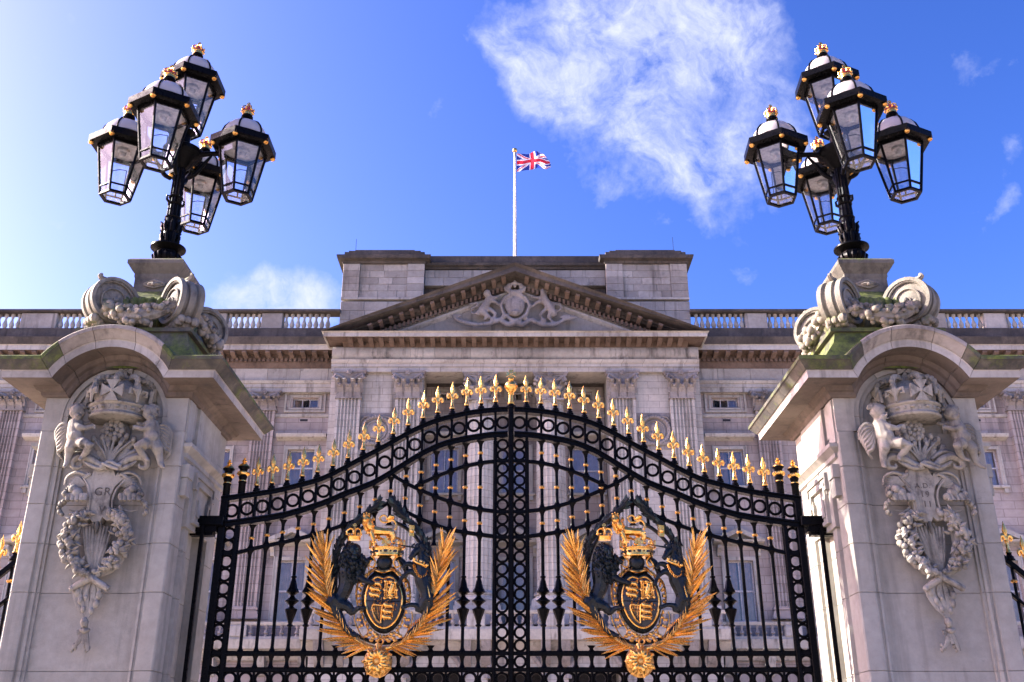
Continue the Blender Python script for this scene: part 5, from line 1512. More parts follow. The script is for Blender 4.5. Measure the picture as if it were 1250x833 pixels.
    for k in range(17):
        d = div[k]
        put('finial_base', fbase, leaf, L(d, fT(d) + .025), scale=(.8, .8, .8)); put('fleur_finial', fleur_me, leaf, L(d, fT(d) + .075), scale=(.70, .8, .80 * frn.uniform(.97, 1.03)), rot=(frn.uniform(-.03, .03), frn.uniform(-.02, .02), frn.uniform(-.12, .12)))
    for d in (div[17], XOUT): put('post_vase', vase_b, leaf, L(d, fT(d) - .01), scale=(.95, .95, .76)); put('gilded_finial', vase_g, leaf, L(d, fT(d) - .01), scale=(.95, .95, .76))
    if sx < 0:
        mb = MB(O); mb.cham(GX - .034, GX + .034, YG - .075, YG + .075, .1, fT(0) + .0, .015); mb.build('meeting_stile', 'black_iron', leaf)
        mb = MB(O); z0 = fT(0); c = (GX, YG, z0)
        mb.lathe([(.062, -.01), (.062, .02), (.04, .03), (.036, .06)], c, 12); mb.build('orb_base', 'black_iron', leaf)
        mb = MB(O); mb.lathe([(r_ * .86, z_ * .84) for r_, z_ in ((.05, .05), (.052, .075), (.04, .085), (.037, .13), (.034, .20), (.045, .215), (.045, .225), (.034, .235), (.05, .25), (.06, .262), (.078, .29), (.088, .33), (.086, .36), (.068, .40), (.04, .418), (.02, .424), (.035, .44), (.038, .455), (.025, .475), (.012, .485))], c, 20)
        mb.ell((GX, YG, z0 + .285), .082, 20, 14); mb.torus((GX, YG, z0 + .285), .083, .007, 24, 5, 'z')
        mb.build('orb', 'gold_leaf', leaf)
        mb = MB(O); patt(mb, Vector((GX, YG, z0 + .455)), Vector((1, 0, 0)), Vector((0, 0, 1)), .06, .012); mb.build('orb_cross', 'gold_leaf', leaf)
    return leaf, O
leafL, OL = gate_leaf(-1, 'left leaf of the black iron gates, gilt orb at the top of its edge')
leafR, OR = gate_leaf(1, 'right leaf of the black iron gates, hinged beside the sunlit flank of a pier')

# ------------------------------------------------------------------ royal arms on the left leaf, then copied to the right
YA_ = YG - .10
AO = OL
def ap(x, y, dy=0.):          # coordinates of a crop of the photograph 787 px wide over 220 px, laid on the plane of the arms
    v = at(360 + x / 3.577, 600 + y / 3.577, YA_ - dy); return v + Vector((at(470, 735, YG).x * 0 + (GX - ARM_D) - ACX, 0, 0))
ACX = at(360 + 392 / 3.577, 735, YA_).x
ak = depth(735, YA_) / FPX / 3.577
# oval mount and laurel wreath
wreath_t = MB(AO)
ov = [(392 + 232 * math.sin(a) * (1.0 if math.cos(a) < 0 else .92), 430 - 232 * math.cos(a) * (1 if math.cos(a) < 0 else 1.30)) for a in [R(12 + 336 * i / 48) for i in range(49)]]
wreath_t.tube([ap(x, y, -.04) for x, y in ov], [ak * 9] * 49, 8)
laurel = wreath_t.build('laurel_wreath', 'bronze_dark', leafL)
lf = MB().rings([[(0, 0, 0), (.01, -.01, 0), (0, .01, 0)], [(-.45, .12, .8), (0, -.2, .8), (.45, .12, .8)], [(-.4, .1, 1.5), (0, -.22, 1.5), (.4, .1, 1.5)], [(-.02, 0, 2.3), (0, -.05, 2.3), (.02, 0, 2.3)]])
lfm = lf.mesh('leaf', 'bronze_dark', 40); lfg = lf.mesh('leaf', 'bronze_green', 40)
rnd = random.Random(8)
Lst = crom([ap(*q) for q in ((195, 560, .02), (170, 430, .04), (175, 330, .04), (200, 225, .05), (250, 160, .06), (310, 110, .07), (380, 45, .08))], 10)
Rst = crom([ap(*q) for q in ((590, 480, .02), (600, 380, .04), (590, 280, .05), (560, 200, .06), (510, 140, .07), (465, 95, .07), (430, 45, .08))], 10)
for path, e in ((Lst, 1), (Rst, -1)):
    for i in range(0, 60):
        t = i / 60 * (len(path) - 2); p = path[int(t)].lerp(path[int(t) + 1], t % 1); dd = (path[int(t) + 1] - path[int(t)]).normalized()
        an = math.atan2(dd.x, dd.z)
        for s_ in (-1, 0, 1):
            a = an + s_ * rnd.uniform(.35, .8)
            sc = rnd.uniform(.030, .040) * (1.25 if i > 45 else 1)
            off = Vector((rnd.uniform(-.015, .015), -.03 - (.03 if s_ == 0 else 0) - rnd.uniform(0, .02), 0))
            put('leaf', lfg if rnd.random() < .22 else lfm, laurel, p - AO + off, rot=(rnd.uniform(-.1, .3), a, 0), scale=(sc * 1.15, sc, sc))
for path in (Lst, Rst):
    mb = MB(AO); mb.tube(path, [.03, .035, .035, .01], 6); mb.build('stem', 'bronze_dark', laurel)
for (x, y) in ((512, 172), (575, 330)):
    mb = MB(AO); mb.rings([[ap(x - 11, y - 26, .16), ap(x + 12, y - 22, .16), ap(x + 12, y - 22, .1), ap(x - 11, y - 26, .1)], [ap(x - 12, y + 22, .16), ap(x + 10, y + 26, .16), ap(x + 10, y + 26, .1), ap(x - 12, y + 22, .1)]])
    mb.ell(ap(x, y, .17), ak * 8, 8, 5); mb.build('ribbon_tie', 'gold_leaf', laurel)

# palm branches with separate leaflets
def palm(side, stem, n):
    st = crom([ap(*q) for q in stem], 12)
    mb = MB(AO); mb.tube(st, [ak * 11, ak * 9, ak * 7, ak * 3], 8); mb.tube([p + Vector((0, -.012, 0)) for p in st], [ak * 4] * 3, 5)
    br = mb.build('palm_branch', 'gold_leaf', leafL, smooth=50)
    lens = {}
    rnd = random.Random(4 if side < 0 else 6)
    for i in range(n):
        t = .10 + .9 * i / (n - 1)
        u = t * (len(st) - 1.001); p = st[int(u)].lerp(st[int(u) + 1], u % 1); dd = (st[int(u) + 1] - st[int(u)]).normalized()
        an = math.atan2(dd.x, dd.z)
        for s_ in (-1, 1):
            outer = (s_ == side) if True else False
            spread = (.62 if outer else .50) * (1.0 - .55 * max(0, (t - .8) / .2)) + rnd.uniform(-.13, .13)
            ln = ak * (126 if outer else 92) * (1.05 - .25 * abs(t - .45)) * rnd.uniform(.72, 1.12)
            if not outer and t < .55: ln *= .45
            if t < .2 : ln *= .9
            a = an + s_ * spread
            key = rnd.randrange(3)
            if key not in lens:
                m_ = MB(); w_ = .085
                cz_ = [.10, .0, -.08][key]
                m_.rings([[(-w_ * a_ + cz_ * q * q, b_ * w_ * .55 - .10 * q * (1 - q), q) for a_, b_ in ((1, 0), (0, -1), (-1, 0), (0, .5))] for q, w_ in ((0, .025), (.15, .075), (.45, .10), (.75, .075), (.92, .035), (1.0, .004))])
                lens[key] = m_.mesh('leaflet', 'gold_leaf' if key else 'old_gold', 30)
            put('leaflet', lens[key], br, p - AO + Vector((0, -.015 - (.025 if outer else .04) * rnd.random(), 0)), rot=(rnd.uniform(-.02, .22), a, rnd.uniform(-.5, .5)), scale=(ln * rnd.uniform(.36, .52), ln * .75, ln * rnd.uniform(.9, 1.12)))
    return br
palm(-1, [(372, 690, .10), (300, 668, .12), (225, 610, .13), (172, 520, .14), (142, 420, .14), (132, 330, .13), (135, 255, .12)], 58)
palm(1, [(372, 690, .10), (450, 672, .12), (530, 615, .13), (585, 530, .14), (615, 430, .14), (632, 340, .13), (650, 250, .12)], 60)

# shield with its charges
def sh(t_list, sc=1.0):
    out = []
    for x, y in t_list: out.append((390 + (x - 390) * sc, 478 + (y - 478) * sc))
    return out
sho = []
for i in range(40):
    a = 2 * math.pi * i / 40; c_, s_ = math.sin(a), -math.cos(a)
    x = 390 + 80 * c_ * (abs(c_) ** -.08 if abs(c_) > .01 else 1); y = 478 + (112 if s_ < 0 else 118) * s_
    if s_ < -.9: y += 16 * (1 - min(1, abs(c_) / .35)) + 0
    if s_ > 0: x = 390 + 80 * c_ * (1 - .10 * s_)
    sho.append((x, y))
mb = MB(AO)
mb.rings([[ap(x, y, .02) for x, y in sh(sho, 1.25)], [ap(x, y, .10) for x, y in sh(sho, 1.22)], [ap(x, y, .13) for x, y in sh(sho, 1.08)]]); cart = mb.build('cartouche', 'bronze_dark', leafL)
mb = MB(AO)
mb.rings([[ap(x, y, .12) for x, y in sh(sho, .99)], [ap(x, y, .165) for x, y in sh(sho, .97)], [ap(x, y, .185) for x, y in sh(sho, .8)], [ap(x, y, .19) for x, y in sh(sho, .3)]])
shield = mb.build('shield', 'shield_field', leafL)
mb = MB(AO); mb.tube([ap(x, y, .165) for x, y in sh(sho, 1.0)], ak * 4.2, 6, loop=True); mb.build('shield_rim', 'gold_leaf', shield)
def charge(L, r, dy=.2, mat='gold_leaf', name='charge'):
    mb = MB(AO)
    L = [(a_, [v * 1.85 for v in b_] if isinstance(b_, (list, tuple)) else b_ * 1.85) for a_, b_ in L] if name == 'charge' else L
    for pts, rr in L:
        if len(pts) == 1: mb.ell(ap(*pts[0], dy), (ak * rr, ak * rr * .8, ak * rr), 8, 5)
        else: mb.tube([ap(x, y, dy) for x, y in pts], [ak * v for v in rr] if isinstance(rr, (list, tuple)) else ak * rr, 6)
    return mb.build(name, mat, shield, smooth=60)
def lion_passant(cx, cy, s_=1.):
    P = lambda x, y: (cx + x * s_, cy + y * s_)
    return [([P(-14, -3), P(0, -2), P(14, 0)], [6 * s_, 5 * s_, 6 * s_]), ([P(-18, -6)], 6.5 * s_), ([P(-14, 0), P(-20, 8)], 2.6 * s_), ([P(-6, 0), P(-8, 9)], 2.6 * s_), ([P(8, 0), P(6, 9)], 2.6 * s_), ([P(15, 2), P(18, 9)], 2.8 * s_), ([P(17, -2), P(23, -7), P(17, -12), P(24, -14)], 2.2 * s_)]
for cy in (403, 428, 453): charge(lion_passant(356 - (cy - 428) * .12, cy, 1.0), 1)
for cy in (500, 526, 551): charge(lion_passant(411 - (cy - 526) * .12, cy, .95), 1)
for z_ in (0, 8):
    charge([([(397 + z_, 392 + z_), (442 - z_, 398 + z_), (448 - z_, 462 - z_), (394 + z_, 466 - z_), (397 + z_, 392 + z_)], 2.2)], 1)
charge([([(428, 412), (422, 430), (415, 448)], [6, 7, 5]), ([(428, 408)], 6), ([(424, 425), (408, 415)], 2.5), ([(422, 435), (406, 434)], 2.5), ([(417, 448), (408, 455)], 3), ([(420, 448), (430, 458)], 3), ([(420, 448), (437, 440), (436, 420)], 2.2)], 1)
for q in ((397, 392), (442, 398), (447, 462), (394, 466), (420, 394), (420, 465), (395, 430), (446, 430)): charge([([q], 4)], 1)
charge([([(343, 494), (384, 498)], [5, 4]), ([(384, 494), (376, 575)], [4.5, 4]), ([(341, 494), (338, 510), (345, 535), (358, 562), (374, 576)], [3, 4.5, 5.5, 5, 3])], 1, name='harp')
rnd = random.Random(77); mb = MB(AO)
for i in range(70):                      # chased foliage filling the quarters
    a = rnd.uniform(0, 6.28); r_ = rnd.uniform(.15, .86); x, y = 390 + 72 * r_ * math.cos(a), 480 + 98 * r_ * math.sin(a)
    mb.tube([ap(x, y, .194), ap(x + rnd.uniform(-6, 6), y + rnd.uniform(-6, 6), .208), ap(x + rnd.uniform(-9, 9), y + rnd.uniform(-9, 9), .194)], [ak * 1.2, ak * 2.6, ak * 1.0], 5)
mb.build('chased_foliage', 'old_gold', shield, kind='stuff')
hs = MB(AO)
for i in range(5): hs.tube([ap(350 + i * 7, 498, .2), ap(349 + i * 6, 528 + i * 9, .2)], ak * .9, 4)
hs.build('harp_strings', 'gold_leaf', shield)
charge([([(390, 378), (386, 480), (382, 590)], [1.8, 1.8, 1.8]), ([(314, 477), (390, 482), (464, 480)], [1.8, 1.8, 1.8])], 1, dy=.19, mat='bronze_dark', name='quarter_line')
# gilded beading and scrollwork of the cartouche
mb = MB(AO)
for i in range(44):
    a = 2 * math.pi * i / 44; x, y = sho[int(i * 40 / 44)]; x, y = sh([(x, y)], 1.33)[0]
    mb.ell(ap(x, y, .11 + .01 * (i % 2)), (ak * (9 if i % 2 else 6), ak * 6, ak * (7 if i % 2 else 9)), 7, 5)
for e in (-1, 1):
    X = lambda x: 388 + e * x
    mb.tube(crom([ap(X(75), 365, .12), ap(X(108), 395, .13), ap(X(118), 450, .12), ap(X(112), 500, .12)], 5), [ak * 6, ak * 5, ak * 4], 6)
    mb.tube(crom([ap(X(98), 520, .12), ap(X(80), 575, .12), ap(X(66), 610, .13), ap(X(84), 640, .12), ap(X(104), 615, .11), ap(X(126), 560, .11), ap(X(124), 525, .10)], 5), ak * 3.2, 6)
    for q in ((60, 625), (45, 640), (30, 632), (15, 645), (74, 632), (52, 650), (24, 652), (36, 622)): mb.ell(ap(X(q[0]), q[1], .14), (ak * 10, ak * 7, ak * 8), 8, 5)
    for q in ((88, 380), (98, 400), (106, 425), (108, 455), (104, 480), (100, 500)): mb.ell(ap(X(q[0]), q[1], .15), (ak * 7, ak * 6, ak * 9), 7, 5)
    for q in ((95, 560), (88, 585), (106, 560), (98, 590)): mb.ell(ap(X(q[0] + 6), q[1], .12), (ak * 7, ak * 5, ak * 8), 7, 5)
mb.tube(crom([ap(320, 368, .14), ap(345, 345, .16), ap(388, 352, .17), ap(430, 345, .16), ap(456, 368, .14)], 5), [ak * 5, ak * 7, ak * 5], 6)
for i in range(13):
    a = R(200 + 140 * i / 12); mb.ell(ap(388 + 86 * math.cos(a), 395 + 62 * math.sin(a), .13), ak * 6.5, 7, 5)
mb.torus(ap(376, 655, .17), ak * 12, ak * 4, 14, 6); mb.ell(ap(374, 678, .17), (ak * 10, ak * 8, ak * 12), 8, 6)
mb.build('gilded_scrollwork', 'old_gold', cart, smooth=60)
# helmet, mantling and crown
mb = MB(AO)
mb.ell(ap(393, 312, .12), (ak * 36, ak * 30, ak * 36), 14, 9); mb.tube([ap(350, 345, .08), ap(393, 340, .12), ap(436, 345, .08)], ak * 16, 8)
for e in (-1, 1): mb.tube(crom([ap(393 + e * 50, 290, .06), ap(393 + e * 80, 310, .08), ap(393 + e * 96, 350, .06), ap(393 + e * 90, 380, .06)], 4), [ak * 12, ak * 15, ak * 7], 7)
mb.build('helmet', 'bronze_dark', cart, smooth=60)
mb = MB(AO)
for e in (-1, 1):
    mb.tube(crom([ap(393 + e * 60, 280, .16), ap(393 + e * 40, 305, .17), ap(393 + e * 48, 330, .17), ap(393 + e * 66, 325, .17), ap(393 + e * 62, 308, .17)], 4), [ak * 5, ak * 4, ak * 3], 6)
    mb.tube(crom([ap(393 + e * 58, 300, .14), ap(393 + e * 72, 325, .14), ap(393 + e * 66, 345, .14)], 4), [ak * 3.5, ak * 3], 6)
mb.build('mantling', 'gold_leaf', cart, smooth=60)
cc_ = ap(404, 268, .10); cr_ = ak * 78
mb = MB(AO); mb.lathe([(cr_ * .80, -.055), (cr_ * .84, -.05), (cr_ * .86, -.038), (cr_ * .84, -.028), (cr_ * .9, .03), (cr_ * .94, .035), (cr_ * .96, .045), (cr_ * .92, .052), (cr_ * .7, .05), (cr_ * .6, -.05)], cc_, 32, sq=.75)
ccrown = mb.build('crest_crown', 'gold_leaf', leafL)
mb = MB(AO)
for i in range(20):
    a = 2 * math.pi * i / 20; mb.box(*[v for q in zip(cc_ + Vector((cr_ * .88 * math.cos(a), cr_ * .88 * .75 * math.sin(a), 0)) - Vector((.022, .008, .013)), cc_ + Vector((cr_ * .88 * math.cos(a), cr_ * .88 * .75 * math.sin(a), 0)) + Vector((.022, .008, .013))) for v in q]) if i % 2 else mb.ell(cc_ + Vector((cr_ * .88 * math.cos(a), cr_ * .88 * .75 * math.sin(a), 0)), .012, 6, 4)
mb.build('crown_jewels', 'shield_field', ccrown, kind='stuff')
for i in range(8):
    a = -math.pi / 2 + i * math.pi / 4; b_ = cc_ + Vector((cr_ * .97 * math.cos(a), cr_ * .73 * math.sin(a), .095)); u_ = Vector((-math.sin(a), math.cos(a), 0))
    mb = MB(AO)
    if i % 2 == 0: patt(mb, b_, u_, Vector((0, 0, 1)), .048, .010)
    else: fleur(mb, b_, u_, Vector((0, 0, 1)), .045)
    mb.build('crown_ornament', 'gold_leaf', ccrown)
mb = MB(AO)
for e in (-1, 1): mb.tube(crom([ap(404 + e * 66, 240, .12), ap(404 + e * 60, 212, .12), ap(404 + e * 34, 203, .12), ap(404, 218, .12)], 4), ak * 5, 6)
mb.ell(ap(404, 214, .12), ak * 13, 10, 7); mb.build('crown_arches', 'gold_leaf', ccrown, smooth=60)
def body(name, mat, parts, vox=.0075, sm=2, parent=leafL, ells=()):
    mb = MB(AO)
    for pts, rr in parts:
        mb.tube(crom([ap(*q) for q in pts], 3) if len(pts) > 2 else [ap(*q) for q in pts], [ak * v for v in rr], 8)
    for c, r_ in ells: mb.ell(ap(*c), tuple(ak * v for v in r_), 12, 8)
    o = mb.build(name, mat, parent, smooth=60); return organic(o, vox, sm)
# gilded lion standing on the crown
body('crest_lion', 'gold_leaf', [
    ([(322, 160, .13), (352, 172, .14), (390, 176, .14), (425, 178, .13)], [24, 22, 18, 20]),
    ([(318, 122, .15), (322, 142, .14), (330, 165, .13)], [18, 24, 26]),
    ([(300, 128, .18), (312, 126, .18)], [8, 12]),
    ([(335, 175, .17), (342, 198, .18), (348, 222, .18), (343, 230, .2)], [14, 10, 8, 8]),
    ([(350, 176, .10), (366, 198, .10), (372, 216, .10)], [13, 9, 7]),
    ([(424, 180, .16), (432, 200, .16), (428, 216, .16), (436, 228, .17)], [17, 11, 8, 7]),
    ([(415, 182, .10), (410, 204, .10), (404, 218, .10)], [14, 9, 7]),
    ([(438, 168, .12), (446, 146, .11), (432, 126, .11), (402, 134, .12), (382, 132, .12), (374, 116, .12), (388, 104, .12), (404, 112, .12), (402, 124, .12)], [6, 5, 5, 5, 5, 5, 4.5, 4, 4]),
    ([(408, 124, .12), (424, 110, .13), (436, 116, .12)], [6, 11, 4])], vox=.0055, sm=1,
    ells=[((316, 124, .16), (19, 18, 20)), ((306, 140, .16), (11, 12, 12)), ((330, 150, .17), (18, 18, 24)), ((313, 108, .16), (13, 12, 8))])
mb = MB(AO)
rnd = random.Random(1)
for i in range(46):
    x, y = rnd.uniform(302, 346), rnd.uniform(112, 182)
    if x < 312 and y > 150: continue
    mb.tube([ap(x, y, .185), ap(x + rnd.uniform(-3, 5), y + 9, .20), ap(x + rnd.uniform(-4, 4), y + 17, .185)], [ak * 2, ak * 4.5, ak * 1.2], 5)
mb.tube([ap(300, 108, .17), ap(315, 102, .18), ap(330, 108, .17)], ak * 4, 6)
for x in (304, 315, 326): mb.ell(ap(x, 98 - (4 if x == 315 else 0), .17), ak * 4.5, 6, 5)
mb.build('lion_mane', 'gold_leaf', leafL, smooth=60)
# crowned lion supporter
lion = body('lion_supporter', 'bronze_dark', [
    ([(240, 285, .12), (232, 350, .12), (226, 410, .12), (205, 460, .12), (190, 480, .12)], [38, 42, 34, 30, 36]),
    ([(262, 345, .14), (282, 372, .17), (312, 392, .2), (336, 398, .21)], [24, 17, 13, 12]),
    ([(255, 305, .12), (300, 300, .16), (325, 312, .18)], [24, 14, 10]),
    ([(185, 470, .13), (165, 490, .13), (185, 530, .13), (205, 560, .13), (225, 605, .14), (262, 625, .17)], [36, 34, 25, 17, 14, 11]),
    ([(200, 490, .13), (235, 505, .14), (250, 530, .13), (275, 512, .15), (296, 510, .18)], [32, 22, 15, 12, 11]),
    ([(160, 480, .08), (150, 430, .08), (152, 390, .09), (136, 366, .1), (112, 360, .1), (100, 340, .1), (116, 324, .1), (136, 334, .1), (134, 350, .1)], [9, 8, 8, 10, 10, 9, 9, 8, 6])],
    ells=[((262, 262, .16), (32, 32, 36)), ((262, 286, .22), (17, 16, 14)), ((246, 320, .14), (50, 34, 50)), ((338, 400, .22), (15, 10, 10)), ((298, 508, .2), (14, 10, 9)), ((264, 628, .19), (17, 11, 9)), ((180, 480, .14), (38, 28, 36))])
mb = MB(AO); rnd = random.Random(5)
for i in range(120):
    a = rnd.uniform(0, 6.28); r_ = rnd.random() ** .5; x, y = 252 + 54 * r_ * math.cos(a), 300 + 78 * r_ * math.sin(a)
    if abs(x - 264) < 18 and 246 < y < 296: continue
    dy = .17 + .07 * (1 - r_); c_ = rnd.uniform(-8, 8)
    mb.tube([ap(x, y, dy), ap(x + c_, y + 12, dy + .03), ap(x - c_ * .3, y + 26, dy + .005), ap(x + c_ * .5, y + 34, dy)], [ak * 4, ak * 8, ak * 7, ak * 2], 6)
mb.build('mane', 'bronze_dark', lion, smooth=60)
mb = MB(AO)
for e in (-1, 1): mb.tube([ap(263 + e * 6, 252, .25), ap(263 + e * 16, 248, .25)], ak * 3, 5); mb.ell(ap(263 + e * 11, 258, .25), ak * 4, 6, 5)
mb.tube([ap(263, 256, .255), ap(263, 276, .275)], [ak * 4, ak * 7], 6); mb.tube([ap(252, 292, .27), ap(263, 288, .28), ap(274, 292, .27)], ak * 2, 5)
mb.build('face', 'bronze_green', lion, smooth=60)
def small_crown(cx, cy, w, dy, parent, name='coronet', full=True):
    c = ap(cx, cy, dy); r_ = ak * w; mb = MB(AO)
    mb.lathe([(r_ * .82, -.022), (r_ * .86, -.016), (r_ * .86, .012), (r_ * .92, .02), (r_ * .8, .024), (r_ * .7, -.02)], c, 20, sq=.7)
    for i in range(10):
        a = 2 * math.pi * i / 10 - math.pi / 2; q = c + Vector((r_ * .94 * math.cos(a), r_ * .66 * math.sin(a), .045)); mb.ell(q, .017 if i % 2 == 0 else .011, 6, 5)
        if i % 2 == 0: mb.ell(q + Vector((0, 0, .02)), .011, 6, 4)
    if full:
        for a in (R(-90), R(-25), R(205), R(90)):
            d = Vector((math.cos(a), .7 * math.sin(a), 0)); mb.tube(crom([c + d * r_ * .92 + Vector((0, 0, .04)), c + d * r_ * 1.0 + Vector((0, 0, .085)), c + d * r_ * .5 + Vector((0, 0, .115)), c + Vector((0, 0, .09))], 4), .011, 6)
        mb.ell(c + Vector((0, 0, .12)), .022, 8, 6); patt(mb, c + Vector((0, 0, .155)), Vector((1, 0, 0)), Vector((0, 0, 1)), .022, .006)
    return mb.build(name, 'gold_leaf', parent, smooth=50)
small_crown(260, 205, 34, .15, lion, 'crown')
mb = MB(AO); mb.ell(ap(124, 344, .12), (ak * 9, ak * 6, ak * 9), 8, 6); mb.build('tail_boss', 'gold_leaf', lion)
# unicorn supporter
uni = body('unicorn_supporter', 'bronze_dark', [
    ([(548, 250, .14), (560, 290, .13), (556, 340, .13), (560, 390, .13), (575, 440, .13), (582, 480, .13)], [20, 25, 33, 35, 30, 32]),
    ([(548, 248, .15), (530, 262, .18), (512, 285, .2), (502, 296, .2)], [20, 17, 12, 10]),
    ([(545, 365, .15), (510, 350, .18), (484, 362, .2), (465, 385, .2), (458, 400, .21)], [22, 14, 10, 9, 9]),
    ([(540, 345, .12), (512, 320, .14), (486, 318, .16), (474, 336, .16)], [20, 13, 10, 8]),
    ([(585, 475, .13), (590, 505, .13), (568, 540, .13), (556, 560, .13), (530, 590, .14), (508, 612, .15)], [30, 24, 14, 10, 9, 10]),
    ([(570, 480, .13), (545, 520, .13), (535, 500, .15), (505, 496, .16), (480, 505, .17)], [28, 18, 12, 10, 9]),
    ([(598, 470, .08), (622, 455, .08), (625, 410, .08), (612, 380, .08)], [8, 9, 9, 5])],
    ells=[((552, 246, .15), (23, 20, 22)), ((476, 505, .18), (11, 9, 10)), ((504, 616, .16), (13, 9, 10)), ((456, 404, .21), (10, 9, 10)), ((584, 470, .14), (34, 26, 34))])
mb = MB(AO); rnd = random.Random(15)
for i in range(60):
    t = rnd.random(); x, y = 560 + 22 * t + rnd.uniform(-12, 12), 232 + 150 * t
    c_ = rnd.uniform(-8, 12); mb.tube([ap(x, y, .16), ap(x + c_, y + 14, .18), ap(x + c_ * .4 + 6, y + 30, .16)], [ak * 4, ak * 7, ak * 2], 6)
for i in range(14):
    x = 535 + rnd.uniform(-12, 30); mb.tube([ap(x, 228, .19), ap(x - 10, 236, .2), ap(x - 8, 250, .2)], [ak * 3, ak * 6, ak * 2], 6)
mb.tube([ap(556, 228, .14), ap(562, 212, .14)], [ak * 7, ak * 2], 6); mb.tube([ap(545, 226, .14), ap(548, 212, .14)], [ak * 6, ak * 2], 6)
mb.tube([ap(532, 246, .2), ap(490, 240, .22), ap(438, 230, .24)], [ak * 5, ak * 3.5, ak * 1], 7)
mb.build('mane', 'bronze_dark', uni, smooth=60)
mb = MB(AO)
mb.tube(crom([ap(520, 302, .2), ap(540, 312, .23), ap(562, 322, .21), ap(580, 334, .17)], 4), ak * 7, 8)
for i, q in enumerate(((524, 294), (538, 298), (552, 305), (566, 312), (579, 322))): mb.ell(ap(*q, .22), (ak * (7 if i % 2 == 0 else 4), ak * 4, ak * 8), 6, 5)
mb.build('coronet_collar', 'gold_leaf', uni, smooth=50)
for L in ([(522, 320, .19), (528, 345, .21), (548, 372, .22), (570, 366, .2), (580, 345, .18)], [(545, 560, .17), (520, 580, .16), (500, 600, .17), (506, 630, .15), (528, 600, .14)]):
    c_ = crom([ap(*q) for q in L], 6); mb = MB(AO)
    for i, p in enumerate(c_): mb.torus(p, ak * 4.5, ak * 1.6, 8, 4, 'y' if i % 2 else 'x')
    mb.build('chain', 'gold_leaf', uni, smooth=50)
# gilded knob of petals under the arms
mb = MB(AO); rc_ = ap(365, 745, .10); kr = ak * 68
mb.ell(rc_, (kr * .9, kr * .75, kr * .95), 18, 12)
rose_ = mb.build('gilded_boss', 'old_gold', leafL)
mb = MB(AO); rnd = random.Random(3)
for i in range(14):
    a = R(-90 + 360 * i / 14); r1 = kr * (.62 if i % 2 else .8)
    p0, p1 = rc_ + Vector((.2 * kr * math.cos(a), -kr * .72, .2 * kr * math.sin(a))), rc_ + Vector((r1 * math.cos(a + .25), -kr * .52, r1 * math.sin(a + .25)))
    mb.tube(crom([p0, (p0 + p1) / 2 + Vector((0, -.035, .0)), p1, p1 + Vector((.03 * math.cos(a), .03, .03 * math.sin(a)))], 3), [ak * 5, ak * 11, ak * 9, ak * 4], 6)
for x, y, rx, rz_ in ((365, 700, 26, 12), (335, 722, 18, 20), (398, 722, 18, 20), (365, 738, 10, 30), (340, 765, 22, 14), (392, 765, 22, 14), (366, 785, 26, 12), (366, 760, 14, 10)): mb.ell(ap(x, y, .19), (ak * rx, ak * 14, ak * rz_), 9, 6)
mb.tube([ap(365, 668, .14), ap(365, 700, .18)], [ak * 12, ak * 10], 8)
mb.build('boss_leaf', 'gold_leaf', rose_, smooth=60)
# copy every part of the arms to the right leaf
arms_names = ('laurel_wreath', 'palm_branch', 'cartouche', 'shield', 'crest_crown', 'crest_lion', 'lion_mane', 'lion_supporter', 'unicorn_supporter', 'gilded_boss')
shift = Vector((2 * ARM_D, 0, 0)) - (OR - OL)
for c in [c for c in leafL.children if c.name.split('.')[0] in arms_names]:
    n_ = copy_tree(c, leafR)
    def mv(o, top=False):
        o.location = Vector(o.location) + (shift if top else Vector((0, 0, 0)))
    mv(n_, True)

# ------------------------------------------------------------------ brackets and stop posts between gate and pier
for sx in (-1, 1):
    px_ = sx * (PX - HW)
    zb = at(245, 641, YG).z; xe = abs(px_) + .10
    th_ = thing('gate_bracket', (px_, YG, 0), ('black iron hinge bracket and slim post against the shaded flank of the left pier' if sx < 0 else 'black iron hinge bracket and slim post against the sunlit flank of the right pier'), 'gate bracket', 'gate hinge brackets')
    O = Vector((px_, YG, 0)); mb = MB(O)
    a, b = sorted((sx * (XOUT - .02), sx * xe)); mb.cham(a, b, YG - .12, YG + .10, zb - .03, zb + .09, .012); mb.build('arm', 'black_iron', th_)
    mb = MB(O); a, b = sorted((sx * (XOUT + .06), sx * (xe - .02))); mb.box(a, b, YG - .09, YG + .07, zb - .10, zb - .032); a, b = sorted((sx * (XOUT + .10), sx * (xe - .06))); mb.box(a, b, YG - .07, YG + .05, zb - .14, zb - .102); mb.build('arm_moulding', 'black_iron', th_)
    mb = MB(O); x = sx * (XOUT + .215); mb.box(x - .022, x + .022, YG - .13, YG - .09, .1, zb - .03); mb.build('slim_post', 'black_iron', th_)

